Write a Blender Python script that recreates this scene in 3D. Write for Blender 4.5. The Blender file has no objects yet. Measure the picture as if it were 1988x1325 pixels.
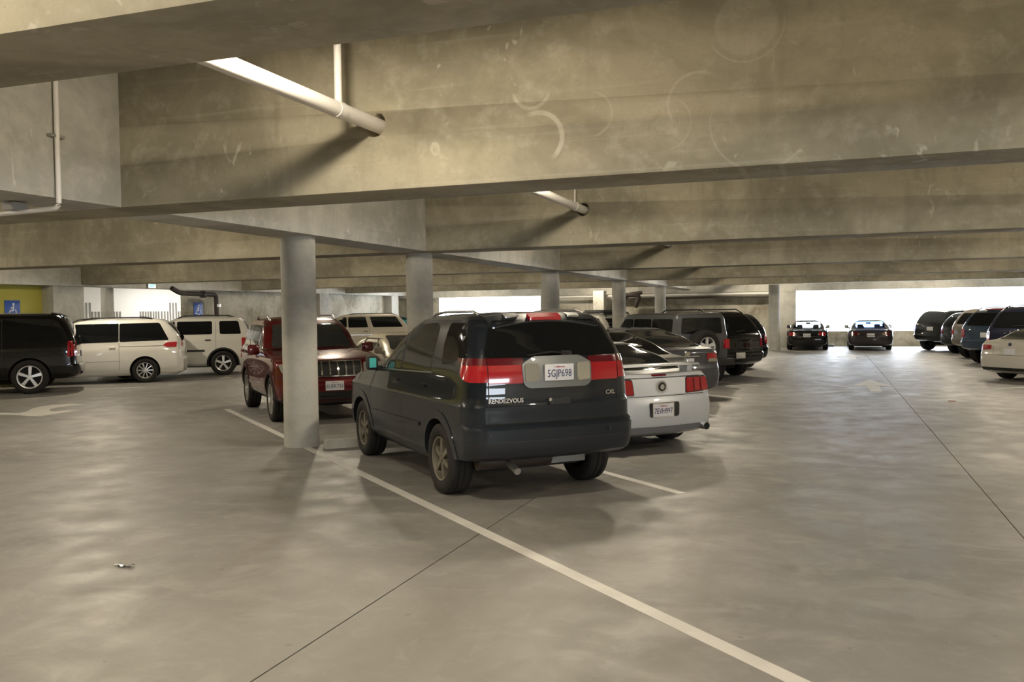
import bpy, bmesh, math, random
import numpy as np
from mathutils import Vector, Matrix
from mathutils.bvhtree import BVHTree
random.seed(7)
SC = bpy.context.scene
COL = SC.collection
PI = math.pi
# ------------------------------------------------------------------ camera
CAMH = 1.75
FOC = 1719.0
YAW = math.radians(19.567); PITCH = math.radians(1.816); ROLL = math.radians(0.7505)
fw = Vector((-math.sin(YAW)*math.cos(PITCH), math.cos(YAW)*math.cos(PITCH), -math.sin(PITCH)))
r0 = Vector((math.cos(YAW), math.sin(YAW), 0)); u0 = r0.cross(fw)
Rv = r0*math.cos(ROLL) - u0*math.sin(ROLL); Uv = r0*math.sin(ROLL) + u0*math.cos(ROLL)
cam = bpy.data.cameras.new('camera'); camo = bpy.data.objects.new('camera', cam); COL.objects.link(camo)
cam.sensor_fit = 'HORIZONTAL'; cam.sensor_width = 36.0; cam.lens = FOC/1988*36
cam.clip_end = 400
m = Matrix((Rv, Uv, -fw)).transposed().to_4x4(); m.translation = Vector((0, 0, CAMH))
camo.matrix_world = m
SC.camera = camo
# ------------------------------------------------------------------ world, exposure, light constants
w = bpy.data.worlds.new('overcast_sky'); SC.world = w; w.use_nodes = True
bg = w.node_tree.nodes['Background']; bg.inputs[0].default_value = (0.82, 0.90, 1.0, 1); bg.inputs[1].default_value = 19.0
SC.view_settings.view_transform = 'Standard'; SC.view_settings.look = 'None'
SC.view_settings.exposure = 0.0; SC.view_settings.gamma = 1.0
SC.view_settings.use_curve_mapping = False
LAMP_STRENGTH = 640.0
LAMP_COLOR = (1.0, 0.875, 0.67)
LOBBY_STRENGTH = 15.0
SC.cycles.max_bounces = 8; SC.cycles.diffuse_bounces = 5; SC.cycles.glossy_bounces = 3
SC.cycles.transmission_bounces = 4; SC.cycles.sample_clamp_indirect = 6.0
SC.cycles.caustics_reflective = False; SC.cycles.caustics_refractive = False

# ------------------------------------------------------------------ materials
MATS = {}
def mat(name, col=(.5, .5, .5), rough=.5, metal=0., coat=0., coat_rough=.04, spec=.5, emit=None, estr=0., trans=0.):
    if name in MATS: return MATS[name]
    M = bpy.data.materials.new(name); M.use_nodes = True
    b = M.node_tree.nodes['Principled BSDF']
    b.inputs['Base Color'].default_value = (*col, 1)
    b.inputs['Roughness'].default_value = rough; b.inputs['Metallic'].default_value = metal
    b.inputs['Coat Weight'].default_value = coat; b.inputs['Coat Roughness'].default_value = coat_rough
    b.inputs['Specular IOR Level'].default_value = spec
    b.inputs['Transmission Weight'].default_value = trans
    if emit:
        b.inputs['Emission Color'].default_value = (*emit, 1); b.inputs['Emission Strength'].default_value = estr
    # a trace of grain so that every surface is procedural
    nt = M.node_tree
    if not emit and trans == 0:
        tc = nt.nodes.new('ShaderNodeTexCoord'); nz = nt.nodes.new('ShaderNodeTexNoise')
        nz.inputs['Scale'].default_value = 9.0; nz.inputs['Detail'].default_value = 3
        mr = nt.nodes.new('ShaderNodeMapRange')
        mr.inputs['To Min'].default_value = max(0, rough-.03); mr.inputs['To Max'].default_value = min(1, rough+.05)
        nt.links.new(tc.outputs['Object'], nz.inputs['Vector']); nt.links.new(nz.outputs['Fac'], mr.inputs['Value'])
        nt.links.new(mr.outputs[0], b.inputs['Roughness'])
    MATS[name] = M
    return M

class NT:
    def __init__(s, name):
        s.M = bpy.data.materials.new(name); s.M.use_nodes = True; s.t = s.M.node_tree
        s.b = s.t.nodes['Principled BSDF']; s.tc = s.n('TexCoord')
        s.P = s.tc.outputs['Object']
        MATS[name] = s.M
    def n(s, t, **k):
        nd = s.t.nodes.new('ShaderNode'+t)
        for a, v in k.items(): setattr(nd, a, v)
        return nd
    def set(s, sock, v):
        if hasattr(v, 'links') or isinstance(v, bpy.types.NodeSocket): s.t.links.new(v, sock)
        else: sock.default_value = v
    def math(s, op, a, b=0., c=0., clamp=False):
        nd = s.n('Math', operation=op, use_clamp=clamp); s.set(nd.inputs[0], a); s.set(nd.inputs[1], b)
        if op in ('MULTIPLY_ADD', 'COMPARE', 'SMOOTH_MIN'): s.set(nd.inputs[2], c)
        return nd.outputs[0]
    def map(s, scale=(1, 1, 1), loc=(0, 0, 0), rot=(0, 0, 0)):
        nd = s.n('Mapping'); s.t.links.new(s.P, nd.inputs[0]); nd.inputs['Scale'].default_value = scale
        nd.inputs['Location'].default_value = loc; nd.inputs['Rotation'].default_value = rot
        return nd.outputs[0]
    def noise(s, scale, detail=4, rough=.55, vec=None, dist=0.):
        nd = s.n('TexNoise'); nd.inputs['Scale'].default_value = scale; nd.inputs['Detail'].default_value = detail
        nd.inputs['Roughness'].default_value = rough; nd.inputs['Distortion'].default_value = dist
        s.t.links.new(vec if vec is not None else s.P, nd.inputs['Vector'])
        return nd.outputs['Fac']
    def ramp(s, f, lo, hi, a=0., b=1.):
        nd = s.n('MapRange', interpolation_type='SMOOTHSTEP'); s.set(nd.inputs['Value'], f)
        nd.inputs['From Min'].default_value = lo; nd.inputs['From Max'].default_value = hi
        nd.inputs['To Min'].default_value = a; nd.inputs['To Max'].default_value = b
        return nd.outputs[0]
    def mix(s, f, a, b):
        nd = s.n('Mix', data_type='RGBA'); s.set(nd.inputs[0], f)
        for i, v in ((6, a), (7, b)):
            if isinstance(v, tuple): nd.inputs[i].default_value = (*v, 1)
            else: s.t.links.new(v, nd.inputs[i])
        return nd.outputs[2]
    def bump(s, h, strength=.2, dist=.01):
        nd = s.n('Bump'); nd.inputs['Strength'].default_value = strength; nd.inputs['Distance'].default_value = dist
        s.t.links.new(h, nd.inputs['Height']); s.t.links.new(nd.outputs[0], s.b.inputs['Normal'])

def concrete(name, base=(.41, .372, .280), dark=(.245, .222, .165), light=(.60, .565, .48), arcs=(), scuff=1.0, seed=0.):
    N = NT(name)
    v = N.map(loc=(seed*3.1, seed*1.7, seed*2.3))
    big = N.ramp(N.noise(.55, 5, .65, v, .5), .38, .62)
    mid = N.ramp(N.noise(2.6, 6, .65, v, .6), .42, .72)
    c = N.mix(big, base, dark)
    c = N.mix(N.math('MULTIPLY', mid, .45), c, base)
    st = N.noise(1.0, 5, .6, N.map(scale=(3.2, 3.2, .35), loc=(seed, 0, 0)))
    c = N.mix(N.ramp(st, .52, .74, 0, .5), c, dark)
    hz = N.noise(1.0, 4, .6, N.map(scale=(.3, .3, 14), loc=(0, seed, 0)))
    c = N.mix(N.ramp(hz, .55, .75, 0, .22), c, light)
    mo = N.noise(4.2, 6, .7, v, .25)
    c = N.mix(N.ramp(mo, .50, .68, 0, .24), c, light)
    c = N.mix(N.ramp(N.noise(3.1, 6, .7, N.map(loc=(seed+9, 2, 5)), .3), .50, .70, 0, .32), c, dark)
    # pale efflorescence flecks and scuffs
    sc = N.noise(5.5, 3, .5, N.map(scale=(1.2, 1.2, .7), loc=(seed*2, 3, 1), rot=(0, .5, 0)), 1.2)
    gate = N.ramp(N.noise(.9, 2, .5, v), .5, .62)
    c = N.mix(N.math('MULTIPLY', N.ramp(sc, .64, .70, 0, .55*scuff), gate), c, light)
    if arcs:
        sep = N.n('SeparateXYZ'); N.t.links.new(N.P, sep.inputs[0])
        wob = N.noise(3, 2)
        for (cx, cz, r, wd, ax, az, s) in arcs:
            dx = N.math('SUBTRACT', sep.outputs[0], cx); dz = N.math('SUBTRACT', sep.outputs[2], cz)
            d = N.math('SQRT', N.math('ADD', N.math('MULTIPLY', dx, dx), N.math('MULTIPLY', dz, dz)))
            if wd < 0:
                ring = N.ramp(d, r*.85, r, s, 0)
            else:
                ring = N.ramp(N.math('ABSOLUTE', N.math('SUBTRACT', d, r)), wd*.4, wd, s, 0)
                side = N.math('ADD', N.math('MULTIPLY', dx, ax), N.math('MULTIPLY', dz, az))
                ring = N.math('MULTIPLY', ring, N.ramp(side, 0, r*.5))
            ring = N.math('MULTIPLY', ring, N.ramp(wob, .3, .6, .5, 1))
            c = N.mix(ring, c, light)
    fine = N.noise(42, 4, .7)
    c = N.mix(N.ramp(fine, .3, .75, 0, .16), c, dark)
    pits = N.n('TexVoronoi'); pits.inputs['Scale'].default_value = 9; N.t.links.new(N.P, pits.inputs['Vector'])
    pit = N.ramp(pits.outputs['Distance'], .03, .07, 1, 0)
    c = N.mix(N.math('MULTIPLY', pit, .5), c, dark)
    N.t.links.new(c, N.b.inputs['Base Color'])
    N.b.inputs['Roughness'].default_value = .82; N.b.inputs['Specular IOR Level'].default_value = .25
    N.bump(N.math('ADD', N.math('MULTIPLY', fine, .4), N.math('MULTIPLY', mid, .6)), .25, .008)
    return N.M

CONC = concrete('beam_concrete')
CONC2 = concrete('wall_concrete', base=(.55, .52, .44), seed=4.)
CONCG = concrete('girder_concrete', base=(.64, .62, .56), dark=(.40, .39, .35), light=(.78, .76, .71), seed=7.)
CONCC = concrete('column_concrete', base=(.56, .545, .49), dark=(.37, .36, .33), light=(.70, .69, .64), seed=9., scuff=.6)
BEAM1 = concrete('scuffed_beam_concrete', arcs=(
    (-2.20, 3.52, .15, .020, 0, -1, .45), (-2.15, 3.13, .20, .026, 1, .6, .6), (-1.72, 3.28, .17, .012, 1, 0, .3),
    (-.55, 3.83, .24, -1, 0, 0, .25), (-.55, 3.83, .27, .010, .3, -1, .3), (-.45, 3.13, .36, .012, -.6, -1, .3),
    (-1.15, 3.16, .2, .010, 1, -.3, .25), (-.9, 3.3, .22, .016, -1, .7, .35)), seed=0.)

def floor_mat():
    N = NT('floor_concrete')
    base = (.240, .230, .217)
    big = N.noise(.42, 5, .6, None, .8)
    c = N.mix(N.ramp(big, .38, .66), base, (.175, .168, .158))
    mid = N.noise(1.5, 6, .62, N.map(scale=(1, 1.3, 1)), 1.0)
    c = N.mix(N.ramp(mid, .48, .66, 0, .7), c, (.295, .282, .264))
    # tyre tracks: long faint darker smears running with the aisle
    tr = N.noise(1.0, 4, .6, N.map(scale=(1.1, .12, 1), rot=(0, 0, .12)), .4)
    c = N.mix(N.ramp(tr, .48, .68, 0, .6), c, (.20, .188, .168))
    # oil blots
    vo = N.n('TexVoronoi'); vo.inputs['Scale'].default_value = .9; N.t.links.new(N.map(loc=(.3, .2, 0)), vo.inputs['Vector'])
    bl = N.math('ADD', vo.outputs['Distance'], N.math('MULTIPLY', N.noise(7, 4), .22))
    c = N.mix(N.ramp(bl, .15, .24, .55, 0), c, (.13, .12, .105))
    vo2 = N.n('TexVoronoi'); vo2.inputs['Scale'].default_value = 3.1; N.t.links.new(N.P, vo2.inputs['Vector'])
    bl2 = N.math('ADD', vo2.outputs['Distance'], N.math('MULTIPLY', N.noise(15, 4), .25))
    c = N.mix(N.ramp(bl2, .145, .175, .5, 0), c, (.11, .10, .09))
    fine = N.noise(60, 4, .7)
    c = N.mix(N.ramp(fine, .35, .8, 0, .22), c, (.14, .13, .115))
    mo = N.noise(5.0, 5, .65, None, .8)
    c = N.mix(N.ramp(mo, .50, .70, 0, .35), c, (.295, .282, .264))
    N.t.links.new(c, N.b.inputs['Base Color'])
    rg = N.ramp(N.noise(2.2, 4), .3, .7, .42, .6)
    N.t.links.new(rg, N.b.inputs['Roughness']); N.b.inputs['Specular IOR Level'].default_value = .42
    N.bump(N.math('ADD', fine, N.math('MULTIPLY', mid, .5)), .12, .004)
    return N.M
FLOOR = floor_mat()
def worn_paint(name, col, under=(.40, .37, .33), thr=(.62, .7)):
    N = NT(name)
    a = N.ramp(N.noise(26, 5, .7), *thr, 0, .7)
    c = N.mix(a, col, under)
    c = N.mix(N.ramp(N.noise(2.0, 4), .35, .7, 0, .35), c, (.36, .345, .32))
    N.t.links.new(c, N.b.inputs['Base Color']); N.b.inputs['Roughness'].default_value = .6
    return N.M
LINE = worn_paint('worn_line_paint', (.60, .585, .56), (.29, .275, .25), (.66, .74))
ARROW = worn_paint('worn_arrow_paint', (.58, .56, .52), (.29, .275, .25))

GLASS = mat('tinted_glass', (.006, .007, .008), .03, 0, 0, spec=.5)
GLASS2 = mat('grey_glass', (.035, .038, .037), .04, 0, 0, spec=.7)
def sheet_glass(name, tint):
    M = bpy.data.materials.new(name); M.use_nodes = True; t = M.node_tree; MATS[name] = M
    for n_ in list(t.nodes):
        if n_.type != 'OUTPUT_MATERIAL': t.nodes.remove(n_)
    out = t.nodes[0]; tr = t.nodes.new('ShaderNodeBsdfTransparent'); tr.inputs[0].default_value = (*tint, 1)
    gl = t.nodes.new('ShaderNodeBsdfGlossy'); gl.inputs['Roughness'].default_value = .02
    fr = t.nodes.new('ShaderNodeMath'); fr.operation = 'POWER'; lw = t.nodes.new('ShaderNodeLayerWeight'); lw.inputs[0].default_value = .5; t.links.new(lw.outputs['Facing'], fr.inputs[0]); fr.inputs[1].default_value = 5.0; mx = t.nodes.new('ShaderNodeMixShader')
    t.links.new(fr.outputs[0], mx.inputs[0]); t.links.new(tr.outputs[0], mx.inputs[1]); t.links.new(gl.outputs[0], mx.inputs[2]); t.links.new(mx.outputs[0], out.inputs[0])
    return M
BLACK = mat('black_plastic', (.012, .012, .012), .55)
TYRE = mat('tyre_rubber', (.018, .017, .016), .75, spec=.3)
DARKWELL = mat('wheel_well', (.006, .006, .006), .9)
ALLOY = mat('alloy_metal', (.62, .61, .59), .28, .85)
ALLOYD = mat('dull_bronze_alloy', (.20, .18, .145), .5, .5)
CHROME = mat('chrome', (.85, .85, .85), .08, 1.0)
PLATEW = mat('plate_white', (.78, .78, .80), .4)
PLATEINK = mat('plate_ink', (.03, .04, .12), .5)
REDL = mat('red_lens', (.40, .006, .014), .12, 0, 1.0, .02)
REDD = mat('dark_red_lens', (.11, .004, .010), .15, 0, 1.0, .02)
CLRL = mat('clear_lens', (.50, .49, .42), .08, .55, 1.0, .02)
HEADL = mat('headlight_lens', (.62, .63, .62), .08, .6, 1.0, .02)
AMBER = mat('amber_lens', (.8, .25, .03), .2, 0, 1.)
SEAT = mat('grey_seat_fabric', (.05, .05, .055), .8)
WHITEPIPE = mat('white_pipe_paint', (.80, .77, .74), .45)
GREYPAINT = mat('grey_metal_paint', (.30, .29, .27), .5)
BROWNPIPE = mat('cast_iron_pipe', (.035, .025, .02), .5)

# ------------------------------------------------------------------ object helpers
def link(name, me, parent=None, mats=()):
    o = bpy.data.objects.new(name, me); COL.objects.link(o)
    if parent is not None: o.parent = parent
    for mm in mats: me.materials.append(mm)
    return o
def tag(o, label=None, cat=None, group=None, kind=None):
    if label: o['label'] = label
    if cat: o['category'] = cat
    if group: o['group'] = group
    if kind: o['kind'] = kind
    return o
def smooth_bm(bm, ang=35):
    a = math.radians(ang)
    for f in bm.faces: f.smooth = True
    for e in bm.edges:
        if len(e.link_faces) == 2:
            e.smooth = e.calc_face_angle(0) < a
def finish(name, bm, material, parent=None, smooth=None):
    if smooth: bm.normal_update(); smooth_bm(bm, smooth)
    me = bpy.data.meshes.new(name); bm.to_mesh(me); bm.free()
    return link(name, me, parent, [material] if not isinstance(material, (list, tuple)) else material)
def add_box(bm, x0, x1, y0, y1, z0, z1, bev=0., mtx=None):
    r = bmesh.ops.create_cube(bm, size=1.0)
    vs = r['verts']
    for v in vs:
        v.co = Vector(((x0+x1)/2 + v.co.x*(x1-x0), (y0+y1)/2 + v.co.y*(y1-y0), (z0+z1)/2 + v.co.z*(z1-z0)))
    if bev > 0:
        es = list({e for v in vs for e in v.link_edges})
        rb = bmesh.ops.bevel(bm, geom=es, offset=bev, segments=2, affect='EDGES', profile=.6)
        vs = list({v for f in rb['faces'] for v in f.verts} | {v for v in vs if v.is_valid})
    if mtx is not None:
        for v in vs: v.co = mtx @ v.co
    return vs
def box(name, x0, x1, y0, y1, z0, z1, material, parent=None, bev=0., mtx=None):
    bm = bmesh.new(); add_box(bm, x0, x1, y0, y1, z0, z1, bev, mtx)
    return finish(name, bm, material, parent, 40 if bev else None)
def add_cyl(bm, p0, p1, r, seg=16, r2=None, caps=True):
    p0 = Vector(p0); p1 = Vector(p1); d = p1-p0; L = d.length
    M = Matrix.Translation((p0+p1)/2) @ d.to_track_quat('Z', 'Y').to_matrix().to_4x4()
    bmesh.ops.create_cone(bm, cap_ends=caps, segments=seg, radius1=r, radius2=r if r2 is None else r2, depth=L, matrix=M)
def cyl(name, p0, p1, r, material, parent=None, seg=24, r2=None):
    bm = bmesh.new(); add_cyl(bm, p0, p1, r, seg, r2)
    return finish(name, bm, material, parent, 40)
def tube(name, pts, r, material, parent=None, seg=12):
    """swept round tube through points, ends capped"""
    P = [Vector(p) for p in pts]; bm = bmesh.new(); rings = []
    for i, p in enumerate(P):
        d = (P[min(i+1, len(P)-1)] - P[max(i-1, 0)]).normalized()
        up = Vector((0, 0, 1)) if abs(d.z) < .9 else Vector((1, 0, 0))
        a = d.cross(up).normalized(); b = d.cross(a)
        rings.append([bm.verts.new(p + (a*math.cos(2*PI*k/seg) + b*math.sin(2*PI*k/seg))*r) for k in range(seg)])
    for A, B in zip(rings, rings[1:]):
        for k in range(seg): bm.faces.new((A[k], A[(k+1) % seg], B[(k+1) % seg], B[k]))
    bm.faces.new(rings[0][::-1]); bm.faces.new(rings[-1])
    bmesh.ops.recalc_face_normals(bm, faces=bm.faces)
    return finish(name, bm, material, parent, 50)
def bend(pts, r=.1, n=5):
    out = [Vector(pts[0])]
    for a, b, c in zip(pts, pts[1:], pts[2:]):
        a, b, c = Vector(a), Vector(b), Vector(c)
        u = (a-b).normalized(); v = (c-b).normalized()
        for k in range(n+1):
            t = k/n; out.append((b+u*r)*(1-t)**2 + b*2*t*(1-t) + (b+v*r)*t*t)
    out.append(Vector(pts[-1])); return out
def prism(name, poly, z0, z1, material, parent=None):
    bm = bmesh.new(); lo = [bm.verts.new((x, y, z0)) for x, y in poly]; hi = [bm.verts.new((x, y, z1)) for x, y in poly]
    n = len(poly)
    bm.faces.new(lo[::-1]); bm.faces.new(hi)
    for i in range(n): bm.faces.new((lo[i], lo[(i+1) % n], hi[(i+1) % n], hi[i]))
    bmesh.ops.recalc_face_normals(bm, faces=bm.faces); bmesh.ops.triangulate(bm, faces=[f for f in bm.faces if len(f.verts) > 4])
    return finish(name, bm, material, parent)
def empty(name, loc=(0, 0, 0), rz=0.):
    o = bpy.data.objects.new(name, None); COL.objects.link(o); o.location = loc; o.rotation_euler = (0, 0, rz)
    o.empty_display_size = .2
    return o
def boolean(o, cutter, solver='EXACT'):
    md = o.modifiers.new('b', 'BOOLEAN'); md.operation = 'DIFFERENCE'; md.object = cutter; md.solver = solver
    dg = bpy.context.evaluated_depsgraph_get(); dg.update()
    me = bpy.data.meshes.new_from_object(o.evaluated_get(dg))
    o.modifiers.clear(); old = o.data; o.data = me; bpy.data.meshes.remove(old)
    cm = cutter.data; bpy.data.objects.remove(cutter); bpy.data.meshes.remove(cm)
def text(name, s, size, material, parent, M, ext=.002, bold=0., sx=1.):
    c = bpy.data.curves.new(name, 'FONT'); c.body = s; c.size = size; c.extrude = ext; c.align_x = 'CENTER'; c.align_y = 'CENTER'
    c.offset = bold; c.resolution_u = 2
    t = bpy.data.objects.new(name, c); COL.objects.link(t)
    dg = bpy.context.evaluated_depsgraph_get(); dg.update()
    me = bpy.data.meshes.new_from_object(t.evaluated_get(dg)); bpy.data.objects.remove(t); bpy.data.curves.remove(c)
    me.transform(M @ Matrix.Diagonal((sx, 1, 1, 1)))
    me.materials.clear()
    return link(name, me, parent, [material])

# ================================================================== STRUCTURE
HC = 2.80        # underside of beams
SL = 4.15        # underside of slab
XL = -22.3; XR = 15.0; YB = -9.0; YF = 44.5
# floor: sub-base with saw-cut joints between panels
base = box('floor', XL-6, XR+1, YB-1, YF+.6, -.30, -.02, mat('joint_filler', (.05, .045, .04), .9)); tag(base, kind='structure')
joints = [XL-6, -2.6, 1.4, 5.4, 9.4, XR+1]
for a, b in zip(joints, joints[1:]):
    box('floor_panel', a+.005, b-.005, YB-1, YF+.6, -.02, 0, FLOOR, base)
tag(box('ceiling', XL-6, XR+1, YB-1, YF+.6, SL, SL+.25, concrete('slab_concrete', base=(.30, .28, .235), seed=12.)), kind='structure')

beamY = [(-7.0, -6.35), (-2.2, -1.55), (2.48, 3.06), (6.72, 7.38), (13.5, 14.15), (21.42, 22.1), (29.4, 30.1), (37.4, 38.1)]
names_b = {2: 'nearest concrete beam crossing the top left corner of the photo, its underside widest',
           3: 'large scuffed concrete beam with a white pipe entering a round hole and curved chalky marks',
           4: 'second concrete beam behind the scuffed one, with a smaller pipe hole and diagonal shadow',
           5: 'concrete ceiling beam directly behind the second pierced beam, over the third round column',
           6: 'narrow looking far concrete ceiling beam, second from the bright end opening',
           7: 'farthest cross beam, standing just before the end wall and its bright opening'}
for i, (y0, y1) in enumerate(beamY):
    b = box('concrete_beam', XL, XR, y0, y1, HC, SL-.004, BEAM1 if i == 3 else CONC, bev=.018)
    if i >= 3:
        c = cyl('cut', (-3.60, y0-.5, 3.36), (-3.60, y1+.5, 3.36), .108, DARKWELL, seg=40); boolean(b, c)
        me = b.data
    if i >= 2: tag(b, names_b[i], 'beam', 'cross beams of the garage ceiling')
    else: b.name = 'trim_%d' % (i+1); tag(b, kind='structure')
# girder over the round columns (right face X=-6.3) built between the beams
gl = {3: 'length of pale concrete girder between the nearest two beams, thin conduit fixed to it',
      4: 'pale concrete girder length resting on the nearest round column',
      5: 'girder length between second and third round columns', 6: 'girder length reaching the fourth round column',
      7: 'girder length reaching the fifth, farthest slim round column', 8: 'short last girder length toward the end wall'}
for i in range(1, 9):
    y0 = beamY[i-1][1]+.004; y1 = beamY[i][0]-.004 if i < 8 else 43.99
    g = box('concrete_girder', -6.96, -6.30, y0, y1, HC, SL-.004, CONCG, bev=.004)
    if i >= 3: tag(g, gl[i], 'girder', 'lengths of the long girder')
    else: g.name = 'trim_%d' % (i+2); tag(g, kind='structure')
g = box('trim_5', 9.1, 9.75, YB, YF, HC-.003, SL, CONCG); tag(g, kind='structure')
g = box('trim_6', XL, XL+.55, YB, YF, HC-.05, SL, CONCG); tag(g, kind='structure')   # spandrel along the left wall
g = box('trim_7', XL, XR, 44.0, YF+.3, 2.62, SL, CONCG); tag(g, kind='structure')     # spandrel along the end wall
# round columns
def column(x, y, label=None, H=HC, r=.23):
    bm = bmesh.new(); seg = 40; rings = []
    prof = [(r+.006, -.01), (r+.004, .10), (r, .14), (r, 1.2), (r+.001, 1.25), (r, 1.3), (r, H+.01)]
    for rr, z in prof: rings.append([bm.verts.new((rr*math.cos(2*PI*k/seg), rr*math.sin(2*PI*k/seg), z)) for k in range(seg)])
    for A, B in zip(rings, rings[1:]):
        for k in range(seg): bm.faces.new((A[k], A[(k+1) % seg], B[(k+1) % seg], B[k]))
    bm.faces.new(rings[0][::-1]); bm.faces.new(rings[-1])
    o = finish('round_column', bm, CONCC, None, 40); o.location = (x, y, 0)
    if label: tag(o, label, 'column', 'round concrete columns')
    return o
column(-6.67, 10.25, 'nearest round concrete column, standing in front of the red car')
column(-6.67, 14.0, 'second round concrete column, rising behind the dark car in front')
column(-6.67, 21.75, 'third round concrete column, beside the bright left opening')
column(-6.67, 29.7, 'fourth round concrete column, before the white car with a roof rack')
column(-6.67, 37.7, 'fifth and slimmest looking round column in the girder row')
column(-2.1, 39.4, 'dark round column at the left edge of the bright end opening', 2.66+.14)
# end wall
E1 = 44.2
def wallbox(name, *a, m_=CONC2):
    o = box(name, *a, m_); tag(o, kind='structure'); return o
wallbox('wall_back', -14.1, -1.75, E1, E1+.3, 0, 2.62)
wallbox('wall_back_parapet', -1.75, XR, E1, E1+.3, 0, .70)
wallbox('wall_back_sill', -19.9, -14.1, E1, E1+.3, 0, .70)
wallbox('wall_back_left', XL-.3, -19.9, E1, E1+.3, 0, 2.62)
o = box('square_pillar', -2.25, -1.35, 43.55, 44.2, 0, 2.63, CONCC, bev=.02); tag(o, 'grey square pillar at the end wall just behind the dark round column', 'pillar')
o = box('concrete_pier', -10.95, -10.4, 42.9, 43.5, 0, 2.8, CONCG, bev=.03); tag(o, 'pale concrete pier against the end wall, left of the fourth round column', 'pillar')
o = box('white_door', -21.75, -20.75, 44.06, 44.195, 0, 2.55, mat('white_door_paint', (.85, .85, .84), .5), bev=.01)
tag(o, 'white door at the far left end of the end wall, beside the bright opening', 'door')
box('door_closer', -21.35, -20.8, 44.0, 44.07, 2.28, 2.38, BLACK, o, .01)
box('door_handle', -21.55, -21.45, 44.02, 44.08, 1.95, 2.05, CHROME, o, .01)
# parapet paper notice
o = box('paper_notice', 3.95, 4.2, 44.17, 44.2, .25, .52, PLATEW); tag(o, 'small white square notice on the parapet under the bright opening', 'sign')
# left wall
WXL = XL
YELLOW = NT('yellow_wall_paint'); YELLOW.t.links.new(YELLOW.mix(YELLOW.noise(1.2, 3), (.50, .46, .09), (.40, .37, .07)), YELLOW.b.inputs['Base Color']); YELLOW.b.inputs['Roughness'].default_value = .7
wallbox('wall_left_painted', XL-.3, XL, YB, 20.5, 0, SL, m_=YELLOW.M)
wallbox('wall_left_block', XL-.3, XL, 27.2, 44.2, 0, SL)
for (a, b, lb) in ((20.45, 21.62, 'square concrete pilaster between the yellow wall and the lit lobby'), (27.1, 28.6, None), (35.3, 36.1, 'dark concrete pilaster behind the nearest round column'), (42.4, 43.2, 'concrete pilaster beside the white far door')):
    o = box('wall_pilaster', XL, XL+.45, a, b, 0, HC-.05, CONCC, bev=.015) if lb else None
    if lb: tag(o, lb, 'pillar')
wallbox('wall_left_return', XL-.3, XL+.02, 26.9, 28.6, 0, HC)
wallbox('wall_rear', XL-6, 6.0, YB-.3, YB, 0, SL)
wallbox('wall_rear_parapet', 6.0, XR+.3, YB-.3, YB, 0, 1.05)
wallbox('wall_rear_spandrel', 6.0, XR+.3, YB-.3, YB, 2.55, SL)
wallbox('wall_right', XR, XR+.3, -4.5, YF+.3, 0, SL)
wallbox('wall_right_parapet', XR, XR+.3, YB, -4.5, 0, 1.05)
wallbox('wall_right_spandrel', XR, XR+.3, YB, -4.5, 2.45, SL)
# lobby behind the left wall
LW = mat('lobby_white_paint', (.86, .85, .82), .6)
wallbox('wall_lobby', XL-3.3, XL-3.2, 20.6, 32.5, 0, 3.2, m_=LW)
wallbox('wall_lobby_side', XL-3.2, XL-.3, 20.6, 20.7, 0, 3.2, m_=LW)
wallbox('wall_lobby_end', XL-3.2, XL-.3, 32.4, 32.5, 0, 3.2, m_=LW)
wallbox('ceiling_lobby', XL-3.3, XL-.3, 20.6, 32.5, 3.2, 3.3, m_=LW)
o = box('lobby_post', XL-.25, XL-.0, 23.0, 23.32, 0, HC, CONCC, bev=.01); tag(o, 'grey post splitting the lit lobby opening in two', 'pillar')
lt = box('lobby_ceiling_light', XL-1.6, XL-.8, 27.0, 31.0, 3.13, 3.19, mat('lobby_lamp', (.9, .9, .9), .5, emit=(1, .97, .92), estr=LOBBY_STRENGTH))
tag(lt, 'long bright ceiling light inside the white lobby', 'light')
lt = box('lobby_ceiling_light', XL-1.8, XL-1.0, 22.0, 24.4, 3.13, 3.19, mat('lobby_lamp_warm', (.9, .9, .9), .5, emit=(1, .93, .8), estr=LOBBY_STRENGTH*.45))
tag(lt, 'shorter ceiling light over the dimmer left part of the lobby', 'light')
# thin grey bar pattern on the lobby wall
BAR = mat('lobby_bar_grey', (.25, .24, .22), .6)
gx = XL-3.19
pf = empty('bar_mural', (gx, 28.0, 0)); tag(pf, 'pattern of thin vertical grey bars on the white lobby wall', 'wall decoration')
for (ya, yb, n, zt) in ((25.14, 25.48, 3, 2.33), (25.58, 26.05, 4, 2.0), (26.12, 26.42, 3, 2.33), (26.5, 26.95, 4, 2.0), (28.02, 29.02, 8, 2.0), (29.2, 29.55, 3, 2.0), (29.7, 30.05, 3, 2.36), (30.2, 30.5, 3, 2.0)):
    for k in range(n):
        y = ya+(yb-ya)*k/max(1, n-1)-28.0; box('bar', 0, .02, y-.03, y+.03, .95, zt, BAR, pf)
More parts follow.
